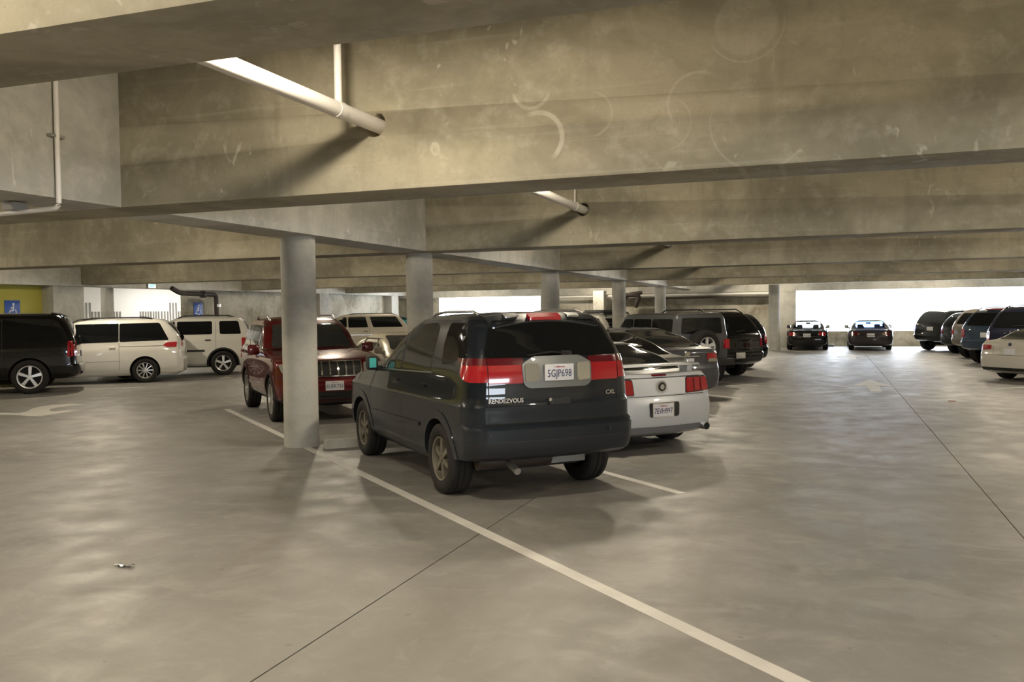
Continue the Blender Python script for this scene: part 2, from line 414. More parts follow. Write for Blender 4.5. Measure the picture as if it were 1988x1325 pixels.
# ------------------------------------------------------------------ signs
def wheelchair_sign(name, x, y, z, wd, label):
    blue = mat('sign_blue', (.02, .09, .45), .4)
    o = box(name, x, x+.015, y-wd/2, y+wd/2, z-wd*.55, z+wd*.55, blue, bev=.004)
    tag(o, label, 'sign')
    bm = bmesh.new(); s = wd
    def disc(cy, cz, r, r_in=0, a0=0, a1=2*PI, n=20):
        for k in range(n):
            t0 = a0+(a1-a0)*k/n; t1 = a0+(a1-a0)*(k+1)/n
            ps = [(r_in, t0), (r, t0), (r, t1), (r_in, t1)]
            vs = [bm.verts.new((x+.017, y-(cy+q*math.cos(t)), z+cz+q*math.sin(t))) for q, t in (ps if r_in else ps[1:3]+[(0, 0)])]
            bm.faces.new(vs)
    disc(-.06*s, .34*s, .075*s); disc(0.0, -.13*s, .26*s, .20*s, PI*.75, PI*2.05)
    def q(p, r):
        (a, b), (c, d) = p; dx, dz = c-a, d-b; L = math.hypot(dx, dz); nx, nz = -dz/L*r, dx/L*r
        bm.faces.new([bm.verts.new((x+.017, y-u*s, z+v*s)) for u, v in ((a+nx, b+nz), (c+nx, d+nz), (c-nx, d-nz), (a-nx, b-nz))])
    q(((-.06, .26), (-.04, -.02)), .04); q(((-.05, -.02), (.18, -.03)), .035); q(((.17, -.03), (.28, -.28)), .035); q(((-.05, .13), (.12, .12)), .03); q(((.26, -.28), (.36, -.25)), .03)
    finish('wheelchair_symbol', bm, PLATEW, o)
wheelchair_sign('parking_sign', XL+.01, 19.4, 2.02, .52, 'blue wheelchair parking sign on the yellow wall')
wheelchair_sign('parking_sign', XL+.03, 27.45, 2.02, .50, 'blue wheelchair parking sign beside the lit lobby opening')
ex = empty('exit_sign', (XL+.6, 24.4, 2.83)); tag(ex, 'small green lit exit sign hanging over the lobby opening', 'sign')
box('sign_case', -.03, .03, -.17, .17, -.07, .07, PLATEW, ex, .006)
box('sign_face', .03, .034, -.16, .16, -.06, .06, mat('exit_face', (.8, .9, .85), .4, emit=(.75, 1, .9), estr=2.2), ex)
text('exit_letters', 'EXIT', .12, mat('exit_green', (0, .5, .3), .4, emit=(0, .9, .55), estr=2.5), ex, Matrix.Translation((.036, 0, 0)) @ Matrix.Rotation(PI/2, 4, 'Z') @ Matrix.Rotation(PI/2, 4, 'X'), bold=.006)
# ------------------------------------------------------------------ pipes
segs = [(3.3, 8.2), (8.2, 15.2), (15.2, 23.1), (23.1, 31.1), (31.1, 43.9)]
pn = ['thick white pipe running into the round hole of the large scuffed beam', 'white pipe length entering the hole of the second beam',
      'white pipe length behind the second beam', 'white pipe length above the third column bay', 'last white pipe length near the end wall']
for (a, b), lb in zip(segs, pn):
    e = empty('ceiling_pipe', (-3.60, a, 3.36)); tag(e, lb, 'pipe', 'overhead white drain pipe')
    cyl('pipe_run', (0, 0, 0), (0, b-a, 0), .062, WHITEPIPE, e)
    dy = {3.3: 6.14-3.3, 8.2: 13.06-8.2}.get(a, (b-a)*.7)
    cyl('pipe_drop', (0, dy, .02), (0, dy, SL-3.36), .030 if a < 5 else .012, WHITEPIPE, e, 16)
    bm = bmesh.new(); add_cyl(bm, (0, dy-.05, 0), (0, dy+.05, 0), .067, 24); finish('pipe_coupling', bm, WHITEPIPE, e, 40)
    if a > 4: cyl('pipe_coupling', (0, .9, 0), (0, 1.02, 0), .072, WHITEPIPE, e)
e = empty('ceiling_pipe', (-3.60, YB+.1, 3.36)); cyl('pipe_run', (0, 0, 0), (0, 12.2, 0), .062, WHITEPIPE, e)
tag(e, 'white pipe length passing over the camera, in front of the nearest beam', 'pipe', 'overhead white drain pipe')
e = empty('conduit', (-6.262, 5.95, SL-.01)); tag(e, 'thin white conduit down the girder face turning under its edge', 'pipe')
tube('conduit_tube', bend([(0, 0, 0), (0, 0, 2.72-SL), (-2.6, .25, 2.70-SL)], .07), .022, WHITEPIPE, e)
box('pipe_strap', -.05, .012, -.075, .075, 3.34-SL-.012, 3.34-SL+.012, GREYPAINT, e)
box('pipe_strap', -.62, -.50, -.03, .13, 2.735-SL, 2.80-SL, GREYPAINT, e)
e = empty('drain_pipe', (-21.4, 25.5, 2.62)); tag(e, 'dark brown drain pipe bending down beside the lit lobby', 'pipe')
tube('pipe_run', bend([(-.1, -.35, .15), (-.05, .0, -.02), (0, 1.9, -.05), (.02, 1.95, -2.6)], .16), .085, BROWNPIPE, e, 16)
cyl('pipe_collar', (.02, 1.95, -.40), (.02, 1.95, -.50), .11, ALLOY, e); cyl('pipe_collar', (0, 1.1, -.05), (0, 1.25, -.05), .125, BROWNPIPE, e)
e = empty('wall_pipe', (-14, 43.7, 2.50)); tag(e, 'long white horizontal pipe under the beam along the end wall', 'pipe')
cyl('pipe_run', (0.5, 0, .03), (11.5, 0, .03), .06, WHITEPIPE, e)
box('cable_tray', 4.2, 11.5, -.05, .15, -.17, -.06, BROWNPIPE, e, .01)
e = empty('duct_cluster', (-9.0, 43.0, 2.5)); tag(e, 'brown pipe elbows hanging between the fourth and fifth columns', 'pipe')
tube('duct_elbow', bend([(-.6, 0, .05), (.4, 0, .05), (.15, .1, -.55)], .25), .11, BROWNPIPE, e, 14)
for xx in (-.5, .35): cyl('hanger_rod', (xx, 0, .1), (xx, 0, SL-2.5), .012, GREYPAINT, e, 8)
tube('duct_elbow', bend([(.5, 0, .15), (-.1, 0, .12), (-.9, .1, -.55)], .25), .09, BROWNPIPE, e, 14)
# ------------------------------------------------------------------ lamps
LENS = mat('lamp_lens', (.9, .9, .9), .4, emit=LAMP_COLOR, estr=LAMP_STRENGTH)
def make_lamp():
    r = empty('garage_lamp')
    bm = bmesh.new(); add_cyl(bm, (0, 0, .0), (0, 0, .16), .38, 32, .17); finish('lamp_housing', bm, GREYPAINT, r, 40)
    cyl('lamp_stem', (0, 0, .16), (0, 0, SL-3.706), .015, GREYPAINT, r, 10)
    bm = bmesh.new(); seg = 16; R_ = .12; rings = []
    for (q, z) in ((R_, .0), (R_, -.04), (R_*.97, -.07), (R_*.75, -.085)):
        rings.append([bm.verts.new((q*math.cos(2*PI*k/seg), q*math.sin(2*PI*k/seg), z)) for k in range(seg)])
    for A, B in zip(rings, rings[1:]):
        for k in range(seg): bm.faces.new((A[k], B[k], B[(k+1) % seg], A[(k+1) % seg]))
    bm.faces.new(rings[-1][::-1]); bmesh.ops.recalc_face_normals(bm, faces=bm.faces)
    finish('lamp_lens', bm, LENS, r, 60)
    return r
def copy_tree(o):
    c = o.copy(); COL.objects.link(c)
    for ch in o.children:
        d = ch.copy(); COL.objects.link(d); d.parent = c
        for g_ in ch.children:
            h = g_.copy(); COL.objects.link(h); h.parent = d
    return c
lamp0 = make_lamp(); first = True
bays = [-4.3, .45, 4.65, 10.4, 17.8, 25.7, 33.7, 41.5]
for by in bays:
    for lx in (-2.95, 4.2, 12.3, -10.6, -17.6):
        l = lamp0 if first else copy_tree(lamp0); first = False
        l.location = (lx, by, 3.70)
        tag(l, 'small round garage lamp hung in the bay between two beams', 'lamp', 'round lamps between the ceiling beams')
# ------------------------------------------------------------------ floor paint
def strip(name, p, q, wd, label, cat='floor marking', group=None, m_=LINE):
    p = Vector(p); q = Vector(q); d = (q-p).normalized(); n = Vector((-d.y, d.x))*wd/2
    o = prism(name, [tuple(p+n), tuple(p-n), tuple(q-n), tuple(q+n)], 0, .0025, m_); tag(o, label, cat, group); return o
D = Vector((-.738, .675))
strip('stall_line', (.9, 3.37), (-10.69, 13.92), .105, 'long white diagonal stall line running past the nearest column to the bottom of the photo', group='painted stall lines')
ends = [((-1.30, 8.47), 'white stall line end between the nearest dark car and the silver coupe'),
        ((-1.53, 11.74), 'white stall line end just right of the silver coupe rear wheel'),
        ((-1.63, 14.82), 'short white stall line end beyond the silver coupe'),
        ((-1.6, 17.95), 'stall line end beside the grey sedan with the red and clear tail lamp'),
        ((-1.5, 21.1), 'stall line end before the tall black car with roof rails')]
for (x, y), lb in ends:
    p = Vector((x, y)); strip('stall_line', p, p+D*9.5, .10, lb, group='painted stall lines')
D2 = Vector((.738, .675))
for (x, y), lb in (((3.35, 21.1), 'faint stall line end in front of the white sedan on the right'), ((3.5, 24.3+3.0), 'stall line beyond the white sedan on the right'), ((3.5, 30.6), 'stall line between the blue and the tan cars')):
    p = Vector((x, y)); strip('stall_line', p, p+D2*6, .10, lb, group='painted stall lines')
D3 = Vector((-.80, -.60))
for (x, y), lb in (((-16.2, 17.9), 'stall line between the black car and the white minivan'), ((-16.1, 21.2), 'stall line between the white minivan and the white car behind it')):
    p = Vector((x, y)); strip('stall_line', p, p+D3*5, .10, lb, group='painted stall lines')
def pxf(x, y):
    d = fw + Rv*((x-994)/FOC) - Uv*((y-662.5)/FOC); t = -CAMH/d.z
    return (d.x*t, d.y*t)
# turn arrow: outline in floor metres
ta = [(0, 1170), (150, 1172), (215, 1158), (260, 1135), (330, 1117), (430, 1105), (560, 1096), (690, 1100), (570, 1113), (470, 1124), (405, 1138), (395, 1150), (430, 1158), (530, 1150), (645, 1148), (540, 1162), (420, 1182), (320, 1197), (240, 1195), (150, 1186), (0, 1182)]
o = prism('turn_arrow', [pxf(a/4.1417, 520+b/4.1417) for a, b in ta], 0, .003, ARROW); tag(o, 'white forked turn arrow painted on the floor at far left', 'floor marking')
def arrow(cx, y0, y1, label):
    L = y1-y0
    o = prism('straight_arrow', [(cx-.11, y0), (cx+.11, y0), (cx+.13, y0+L*.45), (cx+.45, y0+L*.38), (cx, y1), (cx-.45, y0+L*.38), (cx-.13, y0+L*.45)], 0, .003, ARROW)
    tag(o, label, 'floor marking')
arrow(.98, 20.0, 23.3, 'white straight arrow painted on the right aisle floor, the nearer one')
arrow(.85, 32.6, 36.4, 'far white straight arrow on the bright floor before the two far sedans')
# wheel stops
def wheel_stop(x, y, ang, label):
    bm = bmesh.new(); prof = [(-.08, 0), (.08, 0), (.055, .10), (.03, .12), (-.03, .12), (-.055, .10)]
    A = [bm.verts.new((-.9, a, b)) for a, b in prof]; B = [bm.verts.new((.9, a, b)) for a, b in prof]
    A2 = [bm.verts.new((-.93, a*.85, b*.9)) for a, b in prof]; B2 = [bm.verts.new((.93, a*.85, b*.9)) for a, b in prof]
    for P, Q in ((A2, A), (A, B), (B, B2)):
        for k in range(6): bm.faces.new((P[k], Q[k], Q[(k+1) % 6], P[(k+1) % 6]))
    bm.faces.new(A2); bm.faces.new(B2); bmesh.ops.recalc_face_normals(bm, faces=bm.faces)
    o = finish('wheel_stop', bm, CONCG); o.location = (x, y, 0); o.rotation_euler.z = ang; tag(o, label, 'wheel stop')
wheel_stop(-5.52, 10.70, math.radians(40), 'low concrete wheel stop by the front wheel of the nearest dark car')
wheel_stop(-.6, 43.4, 0, 'pale concrete wheel stop at the parapet left of the dark far sedan'); wheel_stop(-3.3, 43.2, 0, 'concrete wheel stop behind the dark round column')
# litter
bm = bmesh.new(); random.seed(3)
gr = [[bm.verts.new((i*.022-.07+random.uniform(-.005, .005), j*.02-.03, .004+random.uniform(0, .018))) for j in range(4)] for i in range(7)]
for i in range(6):
    for j in range(3): bm.faces.new((gr[i][j], gr[i+1][j], gr[i+1][j+1], gr[i][j+1]))
o = finish('crumpled_wrapper', bm, mat('foil_wrapper', (.6, .6, .58), .25, .6)); o.location = (-4.66, 4.91, 0); tag(o, 'small crumpled shiny wrapper lying on the floor at lower left', 'litter')
o = prism('dry_leaf', [(.0, 0), (.05, .03), (.10, .02), (.13, .0), (.10, -.03), (.05, -.025)], .003, .012, mat('red_leaf', (.25, .05, .03), .7)); o.location = (2.13, 18.2, 0); tag(o, 'small reddish leaf lying on the right aisle floor', 'leaf')

# ================================================================== VEHICLES
def pchip(z, v, q):
    z = np.array(z, float); v = np.array(v, float); h = np.diff(z); d = np.diff(v)/h; n = len(z); mm = np.zeros(n)
    for i in range(1, n-1):
        if d[i-1]*d[i] > 0:
            w1 = 2*h[i]+h[i-1]; w2 = h[i]+2*h[i-1]; mm[i] = (w1+w2)/(w1/d[i-1]+w2/d[i])
    mm[0] = d[0]; mm[-1] = d[-1]
    k = min(max(int(np.searchsorted(z, q)-1), 0), n-2); t = (q-z[k])/h[k]
    return ((1+2*t)*(1-t)**2*v[k] + t*(1-t)**2*h[k]*mm[k] + t*t*(3-2*t)*v[k+1] + t*t*(t-1)*h[k]*mm[k+1])

def suv(H, ro, wb, fo, w, belt=1.10, hood=1.05, roofw=None, rs=.25, cowl=None, wsl=.75, sq=.14, zb=.3, bump=.07):
    cowl = wb-.5 if cowl is None else cowl; roofw = w*.80 if roofw is None else roofw
    F = wb+fo; mz = (belt+H)/2
    return [(zb-.06, -ro+.2, F-.25, w-.14, .2, .4), (zb+.02, -ro+.03, F-.06, w-.05, .2, .36), (zb+.18, -ro, F, w-.012, .18, .35), (.64, -ro+.005, F, w, .18, .35),
            (.68, -ro+bump, F-.02, w, sq, .33), (hood-.22, -ro+bump+.01, F-.04, w, sq, .3), (hood-.10, -ro+bump+.012, F-.12, w-.004, sq, .3),
            (hood-.03, -ro+bump+.015, F-.42, w-.015, sq, .34), (hood+.03, -ro+bump+.02, cowl+.25, w-.03, sq, .34), (belt+.03, -ro+bump+.03, cowl-.02, w-.045, sq, .2),
            (mz, -ro+bump+.03+rs*.42, cowl-wsl*.5, (w-.045+roofw)/2+.005, sq+.02, .2), (H-.13, -ro+bump+.03+rs*.85, cowl-wsl*.9, roofw+.012, sq+.04, .22),
            (H-.07, -ro+bump+.05+rs, cowl-wsl*1.08, roofw-.025, sq+.06, .25), (H-.03, -ro+bump+.15+rs, cowl-wsl*1.3, roofw-.12, .2, .3), (H-.008, -ro+bump+.5+rs, cowl-wsl*1.6, roofw-.32, .2, .3), (H, -ro+bump+.9+rs, cowl-wsl*2, roofw-.5, .1, .1)]
def sedan(H, ro, wb, fo, w, deck=1.0, tl=.42, gl=.85, cowl=None, wsl=.95, roofw=None, zb=.24, nose=.72):
    cowl = wb-.45 if cowl is None else cowl; roofw = w*.66 if roofw is None else roofw; F = wb+fo; mz = (deck+H)/2
    return [(zb-.05, -ro+.2, F-.25, w-.14, .25, .4), (zb+.02, -ro+.03, F-.05, w-.05, .25, .4), (zb+.2, -ro, F, w-.01, .26, .42), (.60, -ro+.015, F-.01, w, .26, .42),
            (nose, -ro+.05, F-.08, w, .26, .42), (nose+.12, -ro+.06, F-.42, w-.012, .26, .42), (deck-.07, -ro+.07, cowl+.25, w-.035, .25, .36), (deck-.015, -ro+.11, cowl+.05, w-.06, .25, .28),
            (deck+.02, -ro+tl, cowl-.06, w-.085, .24, .25), (mz, -ro+tl+gl*.48, cowl-wsl*.52, (w-.085+roofw)/2, .26, .25), (H-.10, -ro+tl+gl*.85, cowl-wsl*.86, roofw+.02, .3, .28),
            (H-.05, -ro+tl+gl*1.0, cowl-wsl*1.02, roofw-.04, .3, .3), (H-.02, -ro+tl+gl*1.15, cowl-wsl*1.2, roofw-.13, .3, .3), (H-.005, -ro+tl+gl*1.4, cowl-wsl*1.4, roofw-.3, .2, .2), (H, -ro+tl+gl*1.6, cowl-wsl*1.6, roofw-.45, .1, .1)]

def roundpoly(pts, r, n=4):
    if r <= 0: return [Vector(p) for p in pts]
    out = []; N_ = len(pts)
    for i in range(N_):
        a, b, c = Vector(pts[i-1]), Vector(pts[i]), Vector(pts[(i+1) % N_])
        u = (a-b); v = (c-b); rr = min(r, u.length*.45, v.length*.45); u.normalize(); v.normalize()
        for k in range(n+1):
            t = k/n; out.append((b+u*rr)*(1-t)**2 + b*2*t*(1-t) + (b+v*rr)*t*t)
    return out
AX = {'L': (lambda a, b: Vector((-4, a, b)), Vector((1, 0, 0))), 'R': (lambda a, b: Vector((4, a, b)), Vector((-1, 0, 0))),
      'B': (lambda a, b: Vector((a, -9, b)), Vector((0, 1, 0))), 'F': (lambda a, b: Vector((a, 12, b)), Vector((0, -1, 0))),
      'T': (lambda a, b: Vector((a, b, 6)), Vector((0, 0, -1)))}
RIMS = {}
def rim_mesh(style, r):
    key = (style, r)
    if key in RIMS: return RIMS[key]
    # axis along +x outward; outer face at x=+.10
    bm = bmesh.new(); seg = 36
    prof = [(r, .095), (r*1.0, .105), (r*.93, .10), (r*.90, .06), (r*.88, -.06)]
    rings = [[bm.verts.new((x, q*math.cos(2*PI*k/seg), q*math.sin(2*PI*k/seg))) for k in range(seg)] for q, x in prof]
    for A, B in zip(rings, rings[1:]):
        for k in range(seg): bm.faces.new((A[k], A[(k+1) % seg], B[(k+1) % seg], B[k]))
    n, w0, w1, twin = {'five': (5, .055, .075, 0), 'six': (6, .045, .055, 0), 'seven': (7, .035, .045, 0), 'ten': (10, .022, .03, 0), 'cover': (9, .04, .075, 0)}[style]
    for k in range(n):
        a = 2*PI*k/n+.3; M = Matrix.Rotation(a, 4, 'X')
        x0, x1 = .045, .088
        vs = [(x1, w0/2, r*.16), (x1, -w0/2, r*.16), (x1-.01, -w1/2, r*.93), (x1-.01, w1/2, r*.93), (x0, w0/2, r*.16), (x0, -w0/2, r*.16), (x0, -w1/2, r*.93), (x0, w1/2, r*.93)]
        V = [bm.verts.new(M @ Vector(v)) for v in vs]
        for f in ((0, 1, 2, 3), (7, 6, 5, 4), (0, 4, 5, 1), (2, 6, 7, 3), (1, 5, 6, 2), (3, 7, 4, 0)): bm.faces.new([V[i] for i in f])
    add_cyl(bm, (.03, 0, 0), (.095, 0, 0), r*.22, 18, r*.17)
    for k in range(5):
        a = 2*PI*k/5; add_cyl(bm, (.08, r*.12*math.cos(a), r*.12*math.sin(a)), (.099, r*.12*math.cos(a), r*.12*math.sin(a)), .010, 6)
    bmesh.ops.recalc_face_normals(bm, faces=bm.faces)
    smooth_bm(bm, 40)
    me = bpy.data.meshes.new('rim'); bm.to_mesh(me); bm.free(); RIMS[key] = me; return me
TY = {}
def tyre_mesh(R, r, wd):
    key = (R, r, wd)
    if key in TY: return TY[key]
    bm = bmesh.new(); seg = 40; h = wd/2
    prof = [(r*.98, -h*.75), (r*1.06, -h*.95), ((r+R)/2, -h*1.02), (R*.965, -h*.9), (R*.99, -h*.78), (R, -h*.6), (R, -h*.30), (R*.978, -h*.28), (R*.978, -h*.20), (R, -h*.18), (R, h*.18), (R*.978, h*.20), (R*.978, h*.28), (R, h*.30), (R, h*.6), (R*.99, h*.78), (R*.965, h*.9), ((r+R)/2, h*1.02), (r*1.06, h*.95), (r*.98, h*.75)]
    rings = [[bm.verts.new((x, q*math.cos(2*PI*k/seg), q*math.sin(2*PI*k/seg))) for k in range(seg)] for q, x in prof]
    for A, B in zip(rings, rings[1:]):
        for k in range(seg): bm.faces.new((A[k], A[(k+1) % seg], B[(k+1) % seg], B[k]))
    # brake disc / hub backing, dark
    c = bm.verts.new((.0, 0, 0)); ring = [bm.verts.new((.0, r*.97*math.cos(2*PI*k/seg), r*.97*math.sin(2*PI*k/seg))) for k in range(seg)]
    for k in range(seg): bm.faces.new((c, ring[k], ring[(k+1) % seg]))
    smooth_bm(bm, 30)
    me = bpy.data.meshes.new('tyre'); bm.to_mesh(me); bm.free(); me.materials.append(TYRE); TY[key] = me; return me

class Car:
    def __init__(s, name, levels, wb, R, track, paint, rear, head, label, cat='car', r=None, style='five', rimmat=None, wd=.22, bulge=(.06, .10), well=.05, group=None, open_glass=False, wells=True, segs=()):
        """rear: world xy of rear axle centre; head: heading vector; +y forward in car space"""
        s.lv = levels; s.wb = wb; s.R = R; s.W = max(l[3] for l in levels)
        hx, hy = head; L = math.hypot(hx, hy)
        s.root = empty(name, (rear[0], rear[1], 0), math.atan2(-hx/L, hy/L)); tag(s.root, label, cat, group)
        z = [l[0] for l in levels]
        s.col = lambda j, q: pchip(z, [l[j] for l in levels], min(max(q, z[0]), z[-1]))
        # fine levels
        zs = []
        for a, b in zip(z, z[1:]):
            n = max(1, min(4, int((b-a)/.035)))
            zs += [a+(b-a)*k/n for k in range(n)]
        zs.append(z[-1])
        bm = bmesh.new(); rings = []
        NS = 14; NC = 6; NE = 4
        for q in zs:
            yr, yf, w_, rr, rf = (s.col(j, q) for j in (1, 2, 3, 4, 5))
            L_ = yf-yr; rr = min(rr, L_*.3); rf = min(rf, L_*.4)
            xr = w_-min(rr*1.0, w_*.55); xf = w_-min(rf*.8, w_*.6)
            half = []   # right side from rear centre to front centre
            for k in range(NE+1):
                x = xr*k/NE; half.append((x, yr + bulge[0]*(x/w_)**2*.9))
            ye = half[-1][1]; 
            for k in range(1, NC+1):
                t = k/NC*PI/2; half.append((xr+(w_-xr)*math.sin(t), ye+(rr)*(1-math.cos(t))))
            ya = half[-1][1]
            yb_ = yf-rf-bulge[1]*(xf/w_)**2
            for k in range(1, NS): half.append((w_, ya+(yb_-ya)*k/NS))
            for k in range(NC+1):
                t = k/NC*PI/2; half.append((xf+(w_-xf)*math.cos(t), yb_+rf*math.sin(t)))
            for k in range(NE-1, -1, -1):
                x = xf*k/NE; half.append((x, yf-bulge[1]*(x/w_)**2))
            full = half + [(-x, y) for x, y in half[-2:0:-1]]
            rings.append([bm.verts.new((x, y, q)) for x, y in full])
        n = len(rings[0])
        for A, B in zip(rings, rings[1:]):
            for k in range(n): bm.faces.new((A[k], A[(k+1) % n], B[(k+1) % n], B[k]))
        bm.faces.new(rings[0][::-1]); bm.faces.new(rings[-1])
        bmesh.ops.recalc_face_normals(bm, faces=bm.faces)
        s.bvh = BVHTree.FromBMesh(bm)
        body = finish('body', bm, [paint, DARKWELL], None, 32)
        if wells:
            # wheel housings
            cb = bmesh.new(); wr = R+well
            for y in (0, wb):
                for sx in (-1, 1): add_cyl(cb, (sx*(s.W-.32), y, R), (sx*(s.W+.3), y, R), wr, 36)
            for f in cb.faces: f.material_index = 1
            cut = finish('cut', cb, [paint, DARKWELL]); boolean(body, cut)
            bm = bmesh.new(); bm.from_mesh(body.data); smooth_bm(bm, 32); bm.to_mesh(body.data); bm.free()
        body.parent = s.root; s.body = body; s.paint = paint
        if segs is not None: s.segment(segs)
        # wheels
        r = r or R*.62
        tm = tyre_mesh(R, r, wd); rm = rim_mesh(style, r)
        for y in (0, wb):
            for sx in (-1, 1):
                t = link('tire', tm, s.root); t.location = (sx*(track/2), y, R)
                if sx < 0: t.rotation_euler.z = PI
                rim = bpy.data.objects.new('wheel_rim', rm); COL.objects.link(rim); rim.parent = t; rim.location = (wd/2-.115, 0, 0)
                if not rm.materials: rm.materials.append(rimmat or ALLOY)
                rim.material_slots[0].link = 'OBJECT'; rim.material_slots[0].material = rimmat or ALLOY
                rim.rotation_euler.x = random.uniform(0, 1)
    def segment(s, segs):
        yr = min(l[1] for l in s.lv); H = s.lv[-1][0]; wb = s.wb
        if not segs:
            tall = H > 1.52; d0, d1, d2 = (.30, 1.28, wb-.52)
            segs = [('roof', dict(z0=H-.075)),
                    ('rear_bumper', dict(z1=.655, y1=yr+.46)), ('front_bumper', dict(z1=.655, y0=wb+.44)),
                    ('tailgate' if tall else 'trunk_lid', dict(z0=.66, z1=H-.075, y1=yr+.6, ax=s.W*(.86 if tall else .72), ny=-.35 if tall else None)),
                    ('hood', dict(y0=wb-.50, nz=.5, z1=H*.75)),
                    ('front_door', dict(y0=d1, y1=d2, z0=.36, z1=H-.13, x0=.3)), ('front_door', dict(y0=d1, y1=d2, z0=.36, z1=H-.13, x1=-.3)),
                    ('rear_door', dict(y0=d0, y1=d1, z0=.36, z1=H-.13, x0=.3)), ('rear_door', dict(y0=d0, y1=d1, z0=.36, z1=H-.13, x1=-.3))]
        bm = bmesh.new(); bm.from_mesh(s.body.data)
        planes = set()
        for _, r in segs:
            for k in ('z0', 'z1'):
                if k in r: planes.add((2, round(r[k], 4)))
            for k in ('y0', 'y1'):
                if k in r: planes.add((1, round(r[k], 4)))
        for ax, v in planes:
            no = [0, 0, 0]; no[ax] = 1; co = [0, 0, 0]; co[ax] = v
            bmesh.ops.bisect_plane(bm, geom=bm.verts[:]+bm.edges[:]+bm.faces[:], plane_co=co, plane_no=no, dist=1e-4)
        bm.normal_update(); bm.faces.ensure_lookup_table(); own = [-1]*len(bm.faces)
        for f in bm.faces:
            if f.material_index == 1: continue
            c = f.calc_center_median(); n = f.normal
            for i, (_, r) in enumerate(segs):
                if c.z > r.get('z0', -9) and c.z < r.get('z1', 9) and c.y > r.get('y0', -9) and c.y < r.get('y1', 19) and c.x > r.get('x0', -9) and c.x < r.get('x1', 9) and abs(c.x) < r.get('ax', 9) and (r.get('nz') is None or n.z > r['nz']) and (r.get('ny') is None or n.y < r['ny']):
                    own[f.index] = i; break
        bm.faces.index_update()
        for i, (nm, r) in enumerate(segs):
            nb = bmesh.new(); vm = {}
            for f in bm.faces:
                if own[f.index] != i: continue
                vs = []
                for v in f.verts:
                    if v.index not in vm: vm[v.index] = nb.verts.new(v.co)
                    vs.append(vm[v.index])
                nf = nb.faces.new(vs); nf.smooth = True
            if not nb.faces: nb.free(); continue
            nb.normal_update(); finish(nm, nb, r.get('m', s.paint), s.root, 32)
        bmesh.ops.delete(bm, geom=[f for f in bm.faces if own[f.index] >= 0], context='FACES'); smooth_bm(bm, 32)
        bm.to_mesh(s.body.data); bm.free()
    def hit(s, side, a, b):
        f, d = AX[side]; o = f(a, b); h = s.bvh.ray_cast(o, d)
        if h[0] is None:
            g = {'L': Vector((-s.W, a, b)), 'R': Vector((s.W, a, b)), 'B': Vector((a, s.col(1, b), b)), 'F': Vector((a, s.col(2, b), b)), 'T': Vector((a, b, s.lv[-1][0]))}[side]
            nn = s.bvh.find_nearest(g); return nn[0], nn[1]
        return h[0], h[1]
    def patch(s, name, pts, side, m_, off=.006, r=.03, th=.02, step=.09, parent=None):
        bm = bmesh.new(); P = roundpoly(pts, r)
        bm.faces.new([bm.verts.new((p.x, p.y, 0)) for p in P])
        for ax in (0, 1):
            vals = [p[ax] for p in P]; lo, hi = min(vals), max(vals); n = max(1, int((hi-lo)/step))
            for k in range(1, n):
                c = lo+(hi-lo)*k/n; no = Vector((1, 0, 0)) if ax == 0 else Vector((0, 1, 0))
                bmesh.ops.bisect_plane(bm, geom=bm.verts[:]+bm.edges[:]+bm.faces[:], plane_co=no*c, plane_no=no)
        bmesh.ops.remove_doubles(bm, verts=bm.verts, dist=.0008)
        return s._drape(bm, name, side, m_, off, th, parent)
    def grid(s, name, fn, nu, nv, side, m_, off=.006, th=.02, parent=None):
        bm = bmesh.new(); G = [[bm.verts.new((*fn(i/nu, j/nv), 0)) for j in range(nv+1)] for i in range(nu+1)]
        for i in range(nu):
            for j in range(nv): bm.faces.new((G[i][j], G[i+1][j], G[i+1][j+1], G[i][j+1]))
        return s._drape(bm, name, side, m_, off, th, parent)
    def _drape(s, bm, name, side, m_, off, th, parent):
        d = AX[side][1]
        for v in bm.verts:
            h, n_ = s.hit(side, v.co.x, v.co.y)
            if n_.dot(d) > 0: n_ = -n_
            v.co = h + (n_*.75 - d*.25).normalized()*off
        if th > 0:
            be = [e for e in bm.edges if len(e.link_faces) == 1]
            r_ = bmesh.ops.extrude_edge_only(bm, edges=be)
            for v in r_['geom']:
                if isinstance(v, bmesh.types.BMVert): v.co += d*th
        bmesh.ops.recalc_face_normals(bm, faces=bm.faces)
        bm.normal_update()
        sm = sum((f.normal.dot(d)*f.calc_area() for f in bm.faces))
        if sm > 0: bmesh.ops.reverse_faces(bm, faces=bm.faces)
        return finish(name, bm, m_, parent or s.root, 40)
    def seam(s, pts, side, wd=.008, m_=None, name='panel_gap', off=.0015):
        P = [Vector(p) for p in pts]; Q = []
        for a, b in zip(P, P[1:]):
            n = max(1, int((b-a).length/.08)); Q += [a+(b-a)*k/n for k in range(n)]
        Q.append(P[-1]); bm = bmesh.new(); prev = None
        for i, p in enumerate(Q):
            d = (Q[min(i+1, len(Q)-1)]-Q[max(0, i-1)]).normalized(); n = Vector((-d.y, d.x))*wd/2
            pr = (bm.verts.new((*(p+n), 0)), bm.verts.new((*(p-n), 0)))
            if prev: bm.faces.new((prev[0], pr[0], pr[1], prev[1]))
            prev = pr
        return s._drape(bm, name, side, m_ or BLACK, off, 0, None)
